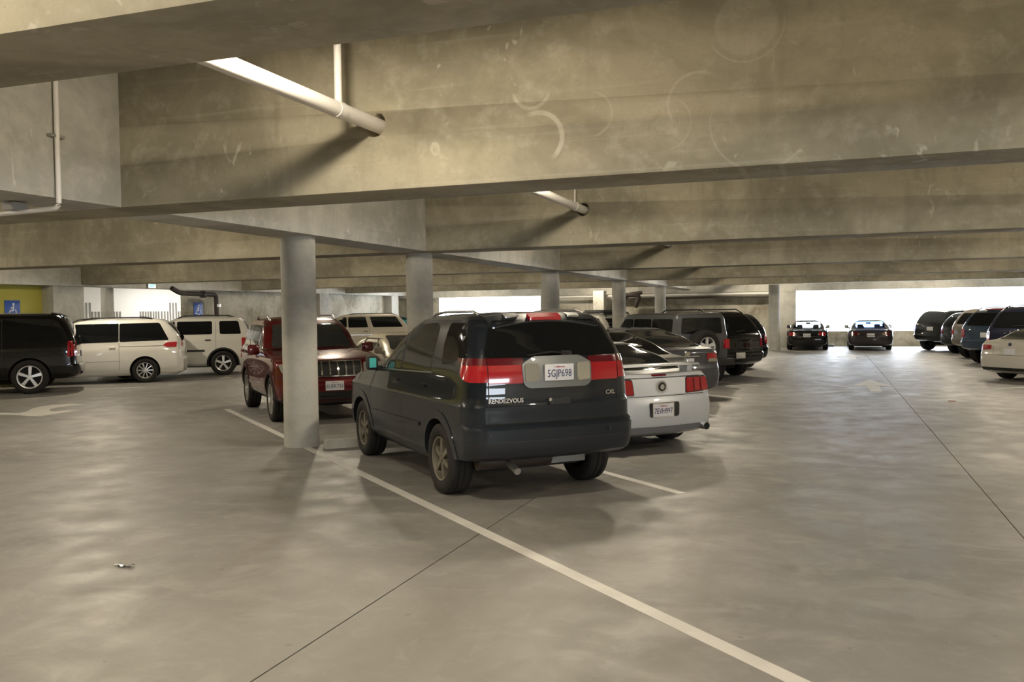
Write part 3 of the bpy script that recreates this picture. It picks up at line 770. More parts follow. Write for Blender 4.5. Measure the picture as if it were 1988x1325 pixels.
    def windows(s, cuts, z0, z1, m_=GLASS, rear_in=.12, front_in=.10, gap=.05, sides='LR', slope_rear=False, off=.004, r=.04):
        for sd in sides:
            for i, (a, b) in enumerate(zip(cuts, cuts[1:])):
                a0 = a1 = a+gap/2 if a is not None else None
                b0 = b1 = b-gap/2 if b is not None else None
                if a is None: a0 = s.col(1, z0)+s.col(4, z0)+rear_in; a1 = s.col(1, z1)+s.col(4, z1)+rear_in
                if b is None: b0 = s.col(2, z0)-s.col(5, z0)-front_in; b1 = s.col(2, z1)-s.col(5, z1)-front_in
                s.patch('side_window', [(a0, z0), (b0, z0), (b1, z1), (a1, z1)], sd, m_, off, r)
    def rearglass(s, w0, w1, z0, z1, m_=GLASS, name='rear_window', r=.06, off=.006):
        return s.patch(name, [(-w0, z0), (w0, z0), (w1, z1), (-w1, z1)], 'B', m_, off, r, step=.028)
    def windshield(s, z0, z1, k=.86, m_=GLASS):
        w0 = s.col(3, z0)*k; w1 = s.col(3, z1)*k
        return s.patch('windshield', [(-w0, z0), (w0, z0), (w1, z1), (-w1, z1)], 'F', m_, .006, .06, step=.03)
    def mirrors(s, y, z, m_, w=.18, h=.13, x=None, glass=None):
        x = x or s.col(3, z)+.02
        for sx in (-1, 1):
            bm = bmesh.new(); xa, xb = sorted((sx*(x+.01), sx*(x+w))); add_box(bm, xa, xb, y-.045, y+.07, z-.02, z+h, .042); add_box(bm, sx*(x-.06), sx*(x+.05), y-.01, y+.03, z-.03, z+.03)
            o = finish('side_mirror', bm, m_, s.root, 40)
            g = bmesh.new(); xs = sorted((sx*(x+w*.30), sx*(x+w-.025))); add_box(g, xs[0], xs[1], y-.050, y-.040, z+.01, z+h-.03, .004); finish('mirror_glass', g, glass or CHROME, o)
    def handles(s, ys, z, m_, sides='LR', L=.16):
        for sd in sides:
            for y in ys: s.patch('door_handle', [(y-L/2, z-.014), (y+L/2, z-.014), (y+L/2, z+.014), (y-L/2, z+.014)], sd, m_, .028, .01, .03)
    def rails(s, y0, y1, x, m_, h=.05, rad=.016):
        for sx in (-1, 1):
            pts = []
            for k in range(9):
                y = y0+(y1-y0)*k/8; p, _ = s.hit('T', sx*x, y); e = 0 if k in (0, 8) else h
                pts.append((sx*x, y, p.z+e))
            tube('roof_rail', pts, rad, m_, s.root, 8)
    def crossbars(s, ys, x, m_, h=.055):
        for y in ys:
            p, _ = s.hit('T', 0, y); q, _ = s.hit('T', x, y)
            box('roof_crossbar', -x, x, y-.025, y+.025, q.z+h-.01, q.z+h+.018, m_, s.root, .008)
    def plate(s, z, txt=None, side='B', x=0., w=.30, h=.15, m_=None, y=None, frame=None, state='California', ink=None):
        p, d = s.hit(side, x, z); sg = -1 if side == 'B' else 1
        yy = (p.y if y is None else y)+sg*.012
        o = box('license_plate', x-w/2, x+w/2, yy-.006, yy+.006, z-h/2, z+h/2, m_ or PLATEW, s.root, .003)
        M = Matrix.Translation((x, yy+sg*.008, z-.012)) @ (Matrix.Rotation(PI, 4, 'Z') if side == 'F' else Matrix.Identity(4)) @ Matrix.Rotation(PI/2, 4, 'X')
        if txt:
            text('plate_number', txt, .098, ink or PLATEINK, o, M, .001, .0, .74*w/.30)
            if state: text('plate_state', state, .024, mat('plate_red', (.5, .03, .05), .5), o, Matrix.Translation((0, 0, .063)) @ M, .001, .0, 1.2)
        if frame:
            for (a, b, c, e) in ((-w/2-.012, w/2+.012, h/2, h/2+.014), (-w/2-.012, w/2+.012, -h/2-.014, -h/2), (-w/2-.012, -w/2, -h/2, h/2), (w/2, w/2+.012, -h/2, h/2)):
                box('plate_frame', x+a, x+b, yy-.008, yy+.008, z+c, z+e, frame, o)
        return o
    def arch(s, y, m_, r0_=None, wd=.07, sides='LR', off=.012, a0=-.05, a1=1.05):
        r0_ = r0_ or s.R+.048
        for sd in sides:
            s.grid('wheel_arch_trim', lambda u, v: (y+(r0_+wd*v)*math.cos(PI*(a0+(a1-a0)*u)), s.R+(r0_+wd*v)*math.sin(PI*(a0+(a1-a0)*u))), 24, 1, sd, m_, off, .03)
    def underbody(s, z=.20, m_=None):
        """floor pan, axle, silencer hanging below the body"""
        o = box('underbody', -s.W*.62, s.W*.62, -.25, s.wb+.2, z, s.lv[0][0]+.05, m_ or DARKWELL, s.root, .03)
        cyl('rear_axle', (-s.W*.75, 0, s.R-.02), (s.W*.75, 0, s.R-.02), .045, DARKWELL, s.root, 10)
        return o

HL = (-.735, .678)      # left row of the right aisle, nose in
HO = (.735, -.678)      # opposite row, facing the camera
HW = (-.79, -.61); HT = (-.745, -.667)       # left wall row
HR = (.735, .678)       # right row
def paintm(name, col, metal=.35, rough=.32): return mat(name, col, rough, metal*.6, 1.0, .02, spec=.12)
def rr_anchor(x, y, head, track, right=True):
    """rear axle centre from one rear wheel contact point"""
    L = math.hypot(*head); hx, hy = head[0]/L, head[1]/L; rx, ry = hy, -hx; k = track/2*(1 if right else -1)
    return (x-rx*k, y-ry*k)

# ------------------------------------------------ 1. nearest dark two-tone car
P1 = paintm('near_black_blue_paint', (.010, .014, .020), .2, .3)
P1G = mat('slate_grey_cladding', (.015, .019, .025), .4, .0, .55, .04, spec=.1)
P1D = mat('grey_lower_bumper', (.018, .020, .024), .5, .0, .3, .15, spec=.2)
lv = [(.26, -.40, 3.40, .74, .25, .45), (.32, -.41, 3.50, .82, .24, .45), (.38, -.44, 3.53, .855, .24, .45), (.41, -.82, 3.53, .86, .24, .45), (.45, -.90, 3.54, .865, .24, .45), (.58, -.93, 3.55, .88, .24, .45), (.70, -.93, 3.55, .885, .24, .45), (.725, -.90, 3.55, .885, .22, .45),
      (.75, -.86, 3.53, .885, .23, .45), (.90, -.855, 3.50, .885, .23, .42), (.93, -.845, 3.44, .875, .23, .42), (1.00, -.845, 3.30, .87, .23, .42), (1.08, -.84, 2.85, .865, .23, .42), (1.14, -.84, 2.28, .86, .23, .3), (1.20, -.835, 2.05, .85, .23, .28),
      (1.34, -.81, 1.80, .82, .23, .26), (1.50, -.73, 1.50, .775, .24, .25), (1.62, -.66, 1.24, .735, .24, .25), (1.69, -.60, 1.04, .70, .24, .25), (1.725, -.53, .86, .645, .22, .25), (1.747, -.36, .6, .50, .2, .2), (1.757, 0, .3, .25, .1, .1)]
HB = (-.705, .709)
SEGB = [('roof', dict(z0=1.69)), ('rear_bumper', dict(z0=.585, z1=.735, y1=-.36, m=P1G)), ('rear_bumper_lower', dict(z1=.585, y1=-.36, m=P1D)), ('front_bumper', dict(z1=.735, y0=3.08, m=P1G)),
        ('tailgate', dict(z0=.90, z1=1.69, y1=-.2, ax=.70, ny=-.3)), ('tailgate_lower_panel', dict(z0=.735, z1=.90, y1=-.2, ax=.74, ny=-.3, m=P1G)), ('hood', dict(y0=2.16, nz=.5, z1=1.3)),
        ('front_door', dict(y0=1.12, y1=2.2, z0=.90, z1=1.66, x0=.3)), ('front_door', dict(y0=1.12, y1=2.2, z0=.90, z1=1.66, x1=-.3)), ('rear_door', dict(y0=.18, y1=1.12, z0=.90, z1=1.66, x0=.3)), ('rear_door', dict(y0=.18, y1=1.12, z0=.90, z1=1.66, x1=-.3)),
        ('door_cladding', dict(y0=1.12, y1=2.2, z0=.33, z1=.90, x0=.3, m=P1G)), ('door_cladding', dict(y0=1.12, y1=2.2, z0=.33, z1=.90, x1=-.3, m=P1G)), ('door_cladding', dict(y0=.36, y1=1.12, z0=.33, z1=.90, x0=.3, m=P1G)), ('door_cladding', dict(y0=.36, y1=1.12, z0=.33, z1=.90, x1=-.3, m=P1G)),
        ('quarter_cladding', dict(y1=.36, z1=.90, m=P1G)), ('fender_cladding', dict(y0=2.2, z1=.90, m=P1G)), ('sill', dict(z1=.33, m=P1G))]
c = Car('parked_suv', lv, 2.70, .345, 1.50, P1, rr_anchor(-3.47, 7.91, HB, 1.50, False), HB,
        'nearest dark blue-black car seen from behind, full-width red tail lamps and plate 5GJP698', 'car', r=.215, style='six', rimmat=ALLOYD, wd=.235, bulge=(.10, .12), segs=SEGB)
c.arch(0, P1G, None, .09, off=.008); c.arch(2.70, P1G, None, .09, off=.008)
c.seam([(-.84, .59), (.84, .59)], 'B', .010)
# glass
for sd in 'LR':
    c.patch('side_window', [(1.15, 1.17), (2.00, 1.14), (1.83, 1.22), (1.28, 1.60), (1.15, 1.635)], sd, GLASS2, .004, .035)
    c.patch('side_window', [(.24, 1.19), (1.09, 1.17), (1.09, 1.64), (.34, 1.66), (.24, 1.62)], sd, GLASS2, .004, .05)
    c.patch('quarter_window', [(-.60, 1.35), (-.06, 1.26), (.0, 1.45), (-.02, 1.66), (-.44, 1.66)], sd, GLASS, .005, .04)
    c.seam([(1.12, .34), (1.12, 1.66)], sd); c.seam([(.16, .70), (.20, 1.10), (.20, 1.64)], sd); c.seam([(2.28, .34), (2.28, .90), (2.05, 1.12)], sd)
    c.patch('window_trim', [(.20, 1.165), (2.03, 1.115), (2.03, 1.13), (.20, 1.18)], sd, mat('satin_trim', (.35, .35, .35), .25, .9), .008, 0, .01)
    c.patch('body_moulding', [(.50, .615), (2.20, .60), (2.20, .635), (.50, .65)], sd, P1G, .016, .008)
    c.patch('fuel_flap', [(-.60, .95), (-.42, .95), (-.42, 1.10), (-.60, 1.10)], sd, P1, .004, .02) if sd == 'R' else None
c.handles([1.25, .38], 1.04, P1)
c.rearglass(.70, .56, 1.345, 1.68)
c.windshield(1.24, 1.66)
c.mirrors(1.90, 1.13, BLACK, .15, .15, None, mat('painted_teal_reflection', (.10, .62, .60), .35))  # mirror glass coloured teal: a reflection painted into its base colour
# tail lamps
for sx in (-1, 1):
    def lampf(z0, z1, xa, xb): return (lambda u, v: (sx*(xa+(xb-xa)*u), z0+(z1-z0)*v))
    c.grid('tail_lamp', lampf(1.11, 1.275, .34, .672), 12, 4, 'B', REDL, .012, .02)
    c.grid('lamp_upper_tint', lampf(1.275, 1.335, .34, .672), 12, 2, 'B', REDD, .012, .02)
    c.grid('corner_lamp', lampf(1.125, 1.275, .680, .785), 5, 4, 'B', REDL, .011, .0)
    c.grid('corner_lamp_tint', lampf(1.275, 1.335, .680, .785), 5, 2, 'B', REDD, .011, .0)
for sd in 'LR':
    c.patch('side_tail_lamp', [(-.785, 1.125), (-.68, 1.125), (-.58, 1.165), (-.54, 1.22), (-.54, 1.275), (-.785, 1.275)], sd, REDL, .007, .04, .0, step=.04)
    c.patch('side_lamp_tint', [(-.785, 1.275), (-.54, 1.275), (-.42, 1.34), (-.785, 1.34)], sd, REDD, .007, .0, .0, step=.04)
c.patch('lamp_pod', [(-.35, 1.10), (-.30, 1.06), (.30, 1.06), (.35, 1.10), (.36, 1.28), (.24, 1.345), (-.24, 1.345), (-.36, 1.28)], 'B', mat('satin_grey_metal', (.20, .21, .21), .35, .5, .5), .028, .03, .05)
for a, b in ((-.335, -.195), (.195, .335)): c.patch('reverse_lamp', [(a, 1.115), (b, 1.125), (b, 1.285), (a, 1.28)], 'B', CLRL, .040, .03, .03)
p = c.plate(1.20, '5GJP698', y=c.hit('B', 0, 1.2)[0].y-.028)
c.seam([(-.676, .75), (-.676, 1.34)], 'B', .010)
c.seam([(.676, .75), (.676, 1.34)], 'B', .010); c.seam([(-.77, .745), (.77, .745)], 'B', .012)
c.patch('tailgate_handle', [(-.10, .90), (.12, .90), (.12, .965), (-.10, .965)], 'B', BLACK, .022, .015)
c.patch('lock_cylinder', [(-.105, .935), (-.075, .935), (-.075, .965), (-.105, .965)], 'B', CHROME, .026, .012)
def rtext(car, nm, s_, x, z, size, m_, sx=1., bold=.001, side='B', off=.010):
    pp, _ = car.hit(side, x, z); sg = -1 if side == 'B' else 1
    n1, _ = car.hit(side, x+.15, z); n0, _ = car.hit(side, x-.15, z); ang = math.atan2(n1.y-n0.y, .3)
    M = Matrix.Translation((x, pp.y+sg*off, z)) @ Matrix.Rotation(ang if side == 'B' else PI+ang, 4, 'Z') @ Matrix.Rotation(PI/2, 4, 'X')
    return text(nm, s_, size, m_, car.root, M, .003, bold, sx)
rtext(c, 'model_badge', 'RENDEZVOUS', -.52, .955, .055, CHROME, .95, .0018, off=.012)
rtext(c, 'trim_badge', 'CXL', .58, .985, .055, CHROME, 1.1, .0018, off=.012)
# wiper
tube('rear_wiper', [(.12, c.hit('B', .12, 1.37)[0].y-.03, 1.37), (-.05, c.hit('B', -.05, 1.385)[0].y-.03, 1.385), (-.30, c.hit('B', -.3, 1.36)[0].y-.025, 1.36)], .010, BLACK, c.root, 6)
c.patch('wiper_base', [(.05, 1.345), (.16, 1.345), (.16, 1.385), (.05, 1.385)], 'B', BLACK, .03, .015)
# roof spoiler and stop lamp, rails
sp = c.patch('roof_spoiler', [(-.58, -.62), (.58, -.62), (.56, -.30), (-.56, -.30)], 'T', P1, .014, .05, .02)
c.patch('high_stop_lamp', [(-.17, -.60), (.17, -.60), (.17, -.53), (-.17, -.53)], 'T', REDL, .028, .02, .03)
c.rails(-.35, 1.0, .56, mat('satin_trim', (.35, .35, .35), .25, .9), .03, .014)
for x in (-.33, .33): c.patch('rack_end_cap', [(x-.07, -.55), (x+.07, -.55), (x+.07, -.47), (x-.07, -.47)], 'T', mat('satin_trim', (.4, .4, .4), .3, .9), .02, .02)
c.underbody(.22)
cyl('tail_pipe', (-.40, -.80, .30), (-.42, -.55, .38), .034, ALLOY, c.root, 14); cyl('silencer', (-.70, -.55, .37), (.05, -.55, .37), .075, BROWNPIPE, c.root, 16)
box('suspension_beam', -.1, .48, -.50, -.38, .29, .36, GREYPAINT, c.root, .01)
for x in (-.70, .52): c.patch('bumper_sensor', [(x-.015, .64), (x+.015, .64), (x+.015, .67), (x-.015, .67)], 'B', BLACK, .010, .01)
c.patch('front_lamp', [(-.80, .80), (-.35, .82), (-.35, .98), (-.72, .98)], 'F', HEADL, .012, .04); c.patch('front_lamp', [(.35, .82), (.80, .80), (.72, .98), (.35, .98)], 'F', HEADL, .012, .04)

# ------------------------------------------------ 2. silver coupe
PS = paintm('silver_paint', (.60, .62, .65), .7, .4)
lv = sedan(1.34, .98, 2.62, .90, .93, deck=.985, tl=.50, gl=.75, roofw=.60, cowl=2.05, wsl=.85)
lv = [l for l in lv]
c = Car('silver_coupe', lv, 2.62, .335, 1.60, PS, rr_anchor(-2.07, 12.12, HL, 1.60), HL, 'silver coupe seen from behind with rear spoiler and round badge between red tail lamps', r=.225, style='five', wd=.25, bulge=(.14, .16))
c.rearglass(.74, .46, 1.0, 1.305, r=.10); c.windshield(1.02, 1.29)
c.windows([.35, None], 1.0, 1.21, GLASS)
c.patch('tail_panel', [(-.84, .715), (.84, .715), (.82, .915), (-.82, .915)], 'B', mat('pale_silver_panel', (.80, .80, .80), .4, .1, 1., .02, spec=.2), .006, .03)
for sx in (-1, 1):
    pts = [(sx*.40, .725), (sx*.81, .74), (sx*.78, .905), (sx*.42, .905)]
    if sx < 0: pts = pts[::-1]
    c.patch('tail_lamp_bezel', [(p_[0]*1.0+sx*(.012 if abs(p_[0]) > .6 else -.012), p_[1]+(.012 if p_[1] > .8 else -.012)) for p_ in pts], 'B', BLACK, .010, .03)
    c.patch('tail_lamp', pts, 'B', REDL, .020, .03, .03)
    for k in (1, 2):
        x = sx*(.415+.125*k); c.patch('lamp_divider', [(x-.008, .735), (x+.008, .735), (x+.008, .90), (x-.008, .90)], 'B', REDD, .028, 0, .02)
pp, _ = c.hit('B', 0, .815)
bm = bmesh.new(); add_cyl(bm, (0, pp.y-.03, .815), (0, pp.y+.01, .815), .075, 28); finish('badge_ring', bm, CHROME, c.root, 40)
cyl('badge_disc', (0, pp.y-.034, .815), (0, pp.y-.0, .815), .055, BLACK, c.root); cyl('badge_centre', (0, pp.y-.038, .815), (0, pp.y-.0, .815), .032, CHROME, c.root)
c.patch('high_stop_lamp', [(-.11, .940), (.11, .940), (.11, .962), (-.11, .962)], 'B', REDD, .012, .01)
c.seam([(-.82, .925), (.82, .925)], 'B', .010); c.seam([(-.88, .70), (.88, .70)], 'B', .008)
c.patch('plate_recess', [(-.20, .445), (.24, .445), (.26, .62), (-.20, .62)], 'B', BLACK, .008, .03, step=.03)
c.plate(.53, '7EVH997', frame=CHROME, x=-.01)
c.patch('lower_valance', [(-.80, .26), (.80, .26), (.84, .33), (-.84, .33)], 'B', mat('dark_silver', (.18, .18, .19), .5, .3), .010, .02)
# spoiler
bm = bmesh.new(); xs = [-.86, -.80, -.5, 0, .5, .80, .86]
ra = []
for x in xs:
    q = abs(x)/.86; zz = 1.065 - (.035 if abs(x) > .84 else 0) - .012*q; y = -.78+.20*q*q
    ra.append([bm.verts.new(v) for v in ((x, y-.10, zz), (x, y-.07, zz+.020), (x, y+.10, zz+.028), (x, y+.14, zz+.006), (x, y+.02, zz-.012))])
for A, B in zip(ra, ra[1:]):
    for k in range(5): bm.faces.new((A[k], A[(k+1) % 5], B[(k+1) % 5], B[k]))
bm.faces.new(ra[0]); bm.faces.new(ra[-1][::-1]); bmesh.ops.recalc_face_normals(bm, faces=bm.faces); finish('spoiler_wing', bm, PS, c.root, 40)
for sx in (-1, 1):
    q = c.hit('T', sx*.60, -.66)[0]; box('spoiler_leg', sx*.60-.04, sx*.60+.04, -.74, -.58, q.z-.01, 1.07, PS, c.root, .01)
for sx in (-1, 1): 
    cyl('tail_pipe', (sx*.66, -1.0, .29), (sx*.66, -.7, .30), .052, CHROME, c.root); cyl('pipe_bore', (sx*.66, -1.003, .29), (sx*.66, -.9, .29), .044, DARKWELL, c.root)
c.underbody(.16); c.mirrors(1.85, .98, PS)

# ------------------------------------------------ generic dressing
def sedan_dress(c, H, deck, ro, W, lamp=REDL, plate_txt=None, glass=GLASS, tails=((.46, .80, .76, .90),), plz=.72, trimm=None, handles_m=None, cuts=None):
    c.rearglass(c.col(3, deck+.03)*.86, c.col(3, H-.045)*.86, deck+.02, H-.045, glass, r=.10); c.windshield(deck+.04, H-.06, m_=glass)
    c.windows(cuts or [None, .35, 1.25, None], deck+.02, H-.12, glass, rear_in=.20)
    for (a, b, z0, z1) in tails:
        for sx in (-1, 1):
            pts = [(sx*a, z0+.03), (sx*b, z0), (sx*(b-.02), z1), (sx*a, z1)]
            c.patch('tail_lamp', pts if sx > 0 else pts[::-1], 'B', lamp, .012, .03)
            c.patch('side_tail_lamp', [(-ro+.26, z0), (-ro+.52, z0+.05), (-ro+.48, z1), (-ro+.26, z1)], 'R' if sx > 0 else 'L', lamp, .010, .03)
    c.plate(plz, plate_txt, frame=None); c.seam([(-W*.86, .62), (W*.86, .62)], 'B', .008); c.seam([(-W*.5, deck-.02), (-W*.48, .62)], 'B'); c.seam([(W*.5, deck-.02), (W*.48, .62)], 'B')
    for sd in 'LR':
        c.seam([(1.28, .3), (1.28, H-.12)], sd); c.seam([(.35, .62), (.35, H-.12)], sd); c.seam([(2.12, .3), (2.12, .9)], sd)
    c.handles([1.42, .50], deck-.13, handles_m or c.paint); c.underbody(.17); c.mirrors(1.92, deck-.02, c.paint)
    for sx in (-1, 1):
        pts = [(sx*.42, .58), (sx*.84, .62), (sx*.74, .76), (sx*.45, .70)]
        c.patch('front_lamp', pts if sx > 0 else pts[::-1], 'F', HEADL, .012, .04)
    c.patch('front_grille', [(-.36, .50), (.36, .50), (.38, .66), (-.38, .66)], 'F', BLACK, .01, .04)
def suv_dress(c, H, belt, ro, W, cuts, glass=GLASS, tail=(.70, .84, .80, 1.12), plz=.90, plate_txt=None, rg=None, rails=True, tm_=REDL, side_tail=True, rail_m=None, bumper=None, mirror_m=None, sides='LR', plate_m=None, zt=None):
    z0 = belt+.06; z1 = zt or H-.16
    c.rearglass(*(rg or (W*.74, W*.64)), z0, z1, glass); c.windshield(z0, z1, m_=glass)
    c.windows(cuts, z0, z1, glass, sides=sides)
    a, b, t0, t1 = tail
    for sx in (-1, 1):
        pts = [(sx*a, t0), (sx*b, t0), (sx*b, t1), (sx*a, t1)]
        c.patch('tail_lamp', pts if sx > 0 else pts[::-1], 'B', tm_, .012, .02)
        if side_tail: c.patch('side_tail_lamp', [(-ro+.20, t0), (-ro+.32, t0), (-ro+.30, t1), (-ro+.20, t1)], 'R' if sx > 0 else 'L', tm_, .010, .02)
    c.plate(plz, plate_txt, m_=plate_m); c.seam([(-W*.80, .69), (W*.80, .69)], 'B', .012); c.seam([(-W*.8, .69), (-W*.8, t0)], 'B'); c.seam([(W*.8, .69), (W*.8, t0)], 'B')
    ys = [y for y in cuts if y is not None]
    for sd in 'LR':
        for y in ys: c.seam([(y, .36 if y > .5 else .95), (y, z1)], sd)
        c.seam([(c.wb-.52, .36), (c.wb-.52, belt)], sd)
    c.handles([y+.14 for y in ys if y > .2], belt-.12, rail_m or c.paint); c.mirrors(c.wb-.75, belt-.02, mirror_m or c.paint, .2, .17)
    if rails: c.rails(-ro+.55, c.wb-1.45, W*.66, rail_m or BLACK, .05)
    if bumper:
        c.patch('bumper_step', [(-W*.85, .50), (W*.85, .50), (W*.85, .645), (-W*.85, .645)], 'B', bumper, .010, .03)
    c.patch('wiper', [(-.05, z0+.03), (.28, z0+.05), (.28, z0+.065), (-.05, z0+.045)], 'B', BLACK, .02, 0)
    for sx in (-1, 1):
        pts = [(sx*.52, .78), (sx*.84, .80), (sx*.82, .93), (sx*.54, .93)]
        c.patch('front_lamp', pts if sx > 0 else pts[::-1], 'F', HEADL, .012, .03)
    c.patch('front_grille', [(-.46, .72), (.46, .72), (.46, .93), (-.46, .93)], 'F', BLACK, .01, .03)
    c.underbody(.22)

# 3. grey sedan between the coupe and the next
P3 = paintm('mid_grey_paint', (.16, .16, .15), .6)
c = Car('grey_sedan', sedan(1.43, 1.0, 2.70, .9, .91, deck=1.0, tl=.40, gl=.95, roofw=.60), 2.70, .325, 1.56, P3, rr_anchor(-2.80, 15.40, HL, 1.56), HL, 'grey sedan half hidden behind the silver coupe, black sloping rear window', r=.21, bulge=(.10, .14))
sedan_dress(c, 1.43, 1.0, 1.0, .91)
# 4. dark grey sedan with red and clear lamp
P4 = paintm('charcoal_paint', (.075, .078, .09), .5)
c = Car('charcoal_sedan', sedan(1.42, 1.08, 2.72, .95, .92, deck=1.02, tl=.42, gl=.95, roofw=.62), 2.72, .33, 1.58, P4, rr_anchor(-2.72, 18.3, HL, 1.58), HL, 'charcoal grey sedan parked before the spare-wheel car, oval badge on its trunk lid', r=.21, bulge=(.10, .14))
sedan_dress(c, 1.42, 1.02, 1.08, .92, tails=((.50, .80, .76, .92),), plz=.76)
for sx in (-1, 1): c.patch('reverse_lamp', [(.52, .75), (.80, .76), (.80, .81), (.54, .82)] if sx > 0 else [(-.54, .82), (-.80, .81), (-.80, .76), (-.52, .75)], 'B', CLRL, .020, .02)
q = c.hit('B', 0, .93)[0]; 
bm = bmesh.new(); bmesh.ops.create_cone(bm, cap_ends=True, segments=24, radius1=.06, radius2=.05, depth=.02, matrix=Matrix.Translation((0, q.y-.01, .925)) @ Matrix.Rotation(PI/2, 4, 'X') @ Matrix.Diagonal((1.25, .85, 1, 1))); finish('oval_badge', bm, CHROME, c.root, 40)
c.patch('chrome_strip', [(-.30, .865), (.30, .865), (.30, .88), (-.30, .88)], 'B', CHROME, .012, 0)
# 5. boxy four-door with spare wheel
P5 = paintm('dark_grey_boxy_paint', (.085, .088, .092), .3)
W = .80
lv = [(.40, -.48, 3.25, .60, .05, .1), (.50, -.62, 3.42, .72, .06, .1), (.62, -.64, 3.45, .76, .06, .12), (.80, -.64, 3.45, .78, .06, .12), (1.05, -.64, 3.44, .78, .06, .2), (1.12, -.64, 3.2, .78, .06, .2), (1.15, -.64, 2.0, .78, .06, .1), (1.19, -.64, 1.86, .775, .06, .1),
      (1.38, -.63, 1.70, .745, .08, .12), (1.60, -.62, 1.53, .71, .08, .12), (1.66, -.60, 1.44, .68, .09, .14), (1.69, -.56, 1.30, .62, .1, .15), (1.70, -.2, .9, .3, .1, .1)]
SEGJ = [('hard_top', dict(z0=1.17, y1=1.2)), ('hood', dict(y0=1.9, nz=.5, z1=1.3)), ('door', dict(y0=1.0, y1=1.95, z0=.5, z1=1.17, x0=.3)), ('door', dict(y0=1.0, y1=1.95, z0=.5, z1=1.17, x1=-.3)), ('door', dict(y0=.28, y1=1.0, z0=.5, z1=1.17, x0=.3)), ('door', dict(y0=.28, y1=1.0, z0=.5, z1=1.17, x1=-.3)), ('tailgate', dict(z0=.64, z1=1.17, y1=-.5, ax=.6))]
c = Car('boxy_offroad_car', lv, 2.75, .40, 1.56, P5, rr_anchor(-2.62, 21.55, HL, 1.56), HL, 'boxy dark grey car with a spare wheel mounted on its tailgate', r=.22, style='five', wd=.26, bulge=(.02, .06), well=.09, segs=SEGJ)
c.rearglass(.60, .56, 1.22, 1.58, r=.05); c.windshield(1.24, 1.58, .9)
c.windows([-.52, .28, 1.0, None], 1.21, 1.56, GLASS, front_in=.08, r=.05)
for y in (0, 2.75):
    for sx in (-1, 1):
        bm = bmesh.new(); R_ = .50; A = []
        for k in range(13):
            t = PI*(.06+.88*k/12); A.append([bm.verts.new((sx*xx, y+rr*math.cos(t), .36+rr*math.sin(t))) for xx, rr in ((.74, .50), (.92, .50), (.92, .47), (.74, .46))])
        for p_, q_ in zip(A, A[1:]):
            for k in range(4): bm.faces.new((p_[k], p_[(k+1) % 4], q_[(k+1) % 4], q_[k]))
        bmesh.ops.recalc_face_normals(bm, faces=bm.faces); finish('fender_flare', bm, BLACK, c.root, 40)
box('rear_bumper', -.78, .78, -.86, -.66, .48, .64, BLACK, c.root, .02)
sp = link('spare_tire', tyre_mesh(.38, .22, .24), c.root); sp.location = (-.08, -.80, .93); sp.rotation_euler = (0, 0, -PI/2)
rm = bpy.data.objects.new('wheel_rim', rim_mesh('five', .22)); COL.objects.link(rm); rm.parent = sp; rm.location = (.02, 0, 0); rm.rotation_euler.x = .9
rm.material_slots[0].link = 'OBJECT'; rm.material_slots[0].material = mat('bright_alloy', (.8, .8, .8), .3, .6)
for sx in (-1, 1): box('tail_lamp', sx*.70-.06, sx*.70+.06, -.70, -.62, .86, 1.08, REDL, c.root, .01); cyl('hinge', (.72, -.67, 1.3), (.72, -.67, 1.42), .02, BLACK, c.root, 8)
c.mirrors(1.75, 1.18, BLACK, .18, .18); c.underbody(.34); c.seam([(.28, .5), (.28, 1.6)], 'L'); c.seam([(1.0, .5), (1.0, 1.6)], 'L'); c.handles([.42, 1.14], 1.05, BLACK)
# 6. black tall car with roof rails (last of the left row)
PB = paintm('gloss_black_paint', (.006, .006, .007), .1, .2)
c = Car('black_suv', suv(1.73, 1.08, 2.85, .95, .93, belt=1.10, hood=1.06, rs=.38, roofw=.70, zb=.42), 2.85, .38, 1.60, PB, rr_anchor(-2.30, 24.3, HL, 1.60), HL, 'tall black car with arched roof rails, last full car of the left row', r=.24, wd=.26, bulge=(.08, .12))
suv_dress(c, 1.73, 1.10, 1.08, .93, [None, .35, 1.35, None], tail=(.78, .88, .82, 1.08), plz=.60, rails=False, bumper=BLACK, plate_m=mat('aged_plate', (.62, .60, .52), .5))
c.rails(-.5, 1.4, .60, BLACK, .08, .02)
# 7. last car glimpsed beyond it
c = Car('dark_suv', suv(1.66, .95, 2.65, .9, .90, belt=1.08, hood=1.0, rs=.35, zb=.34), 2.65, .35, 1.54, paintm('black_blue_paint', (.01, .012, .02), .2, .2), rr_anchor(-2.3, 27.6, HL, 1.54), HL, 'dark car glimpsed past the right side of the tall black car')
suv_dress(c, 1.66, 1.08, .95, .90, [None, .3, 1.25, None], tail=(.72, .84, .78, 1.02), plz=.8, rails=False)

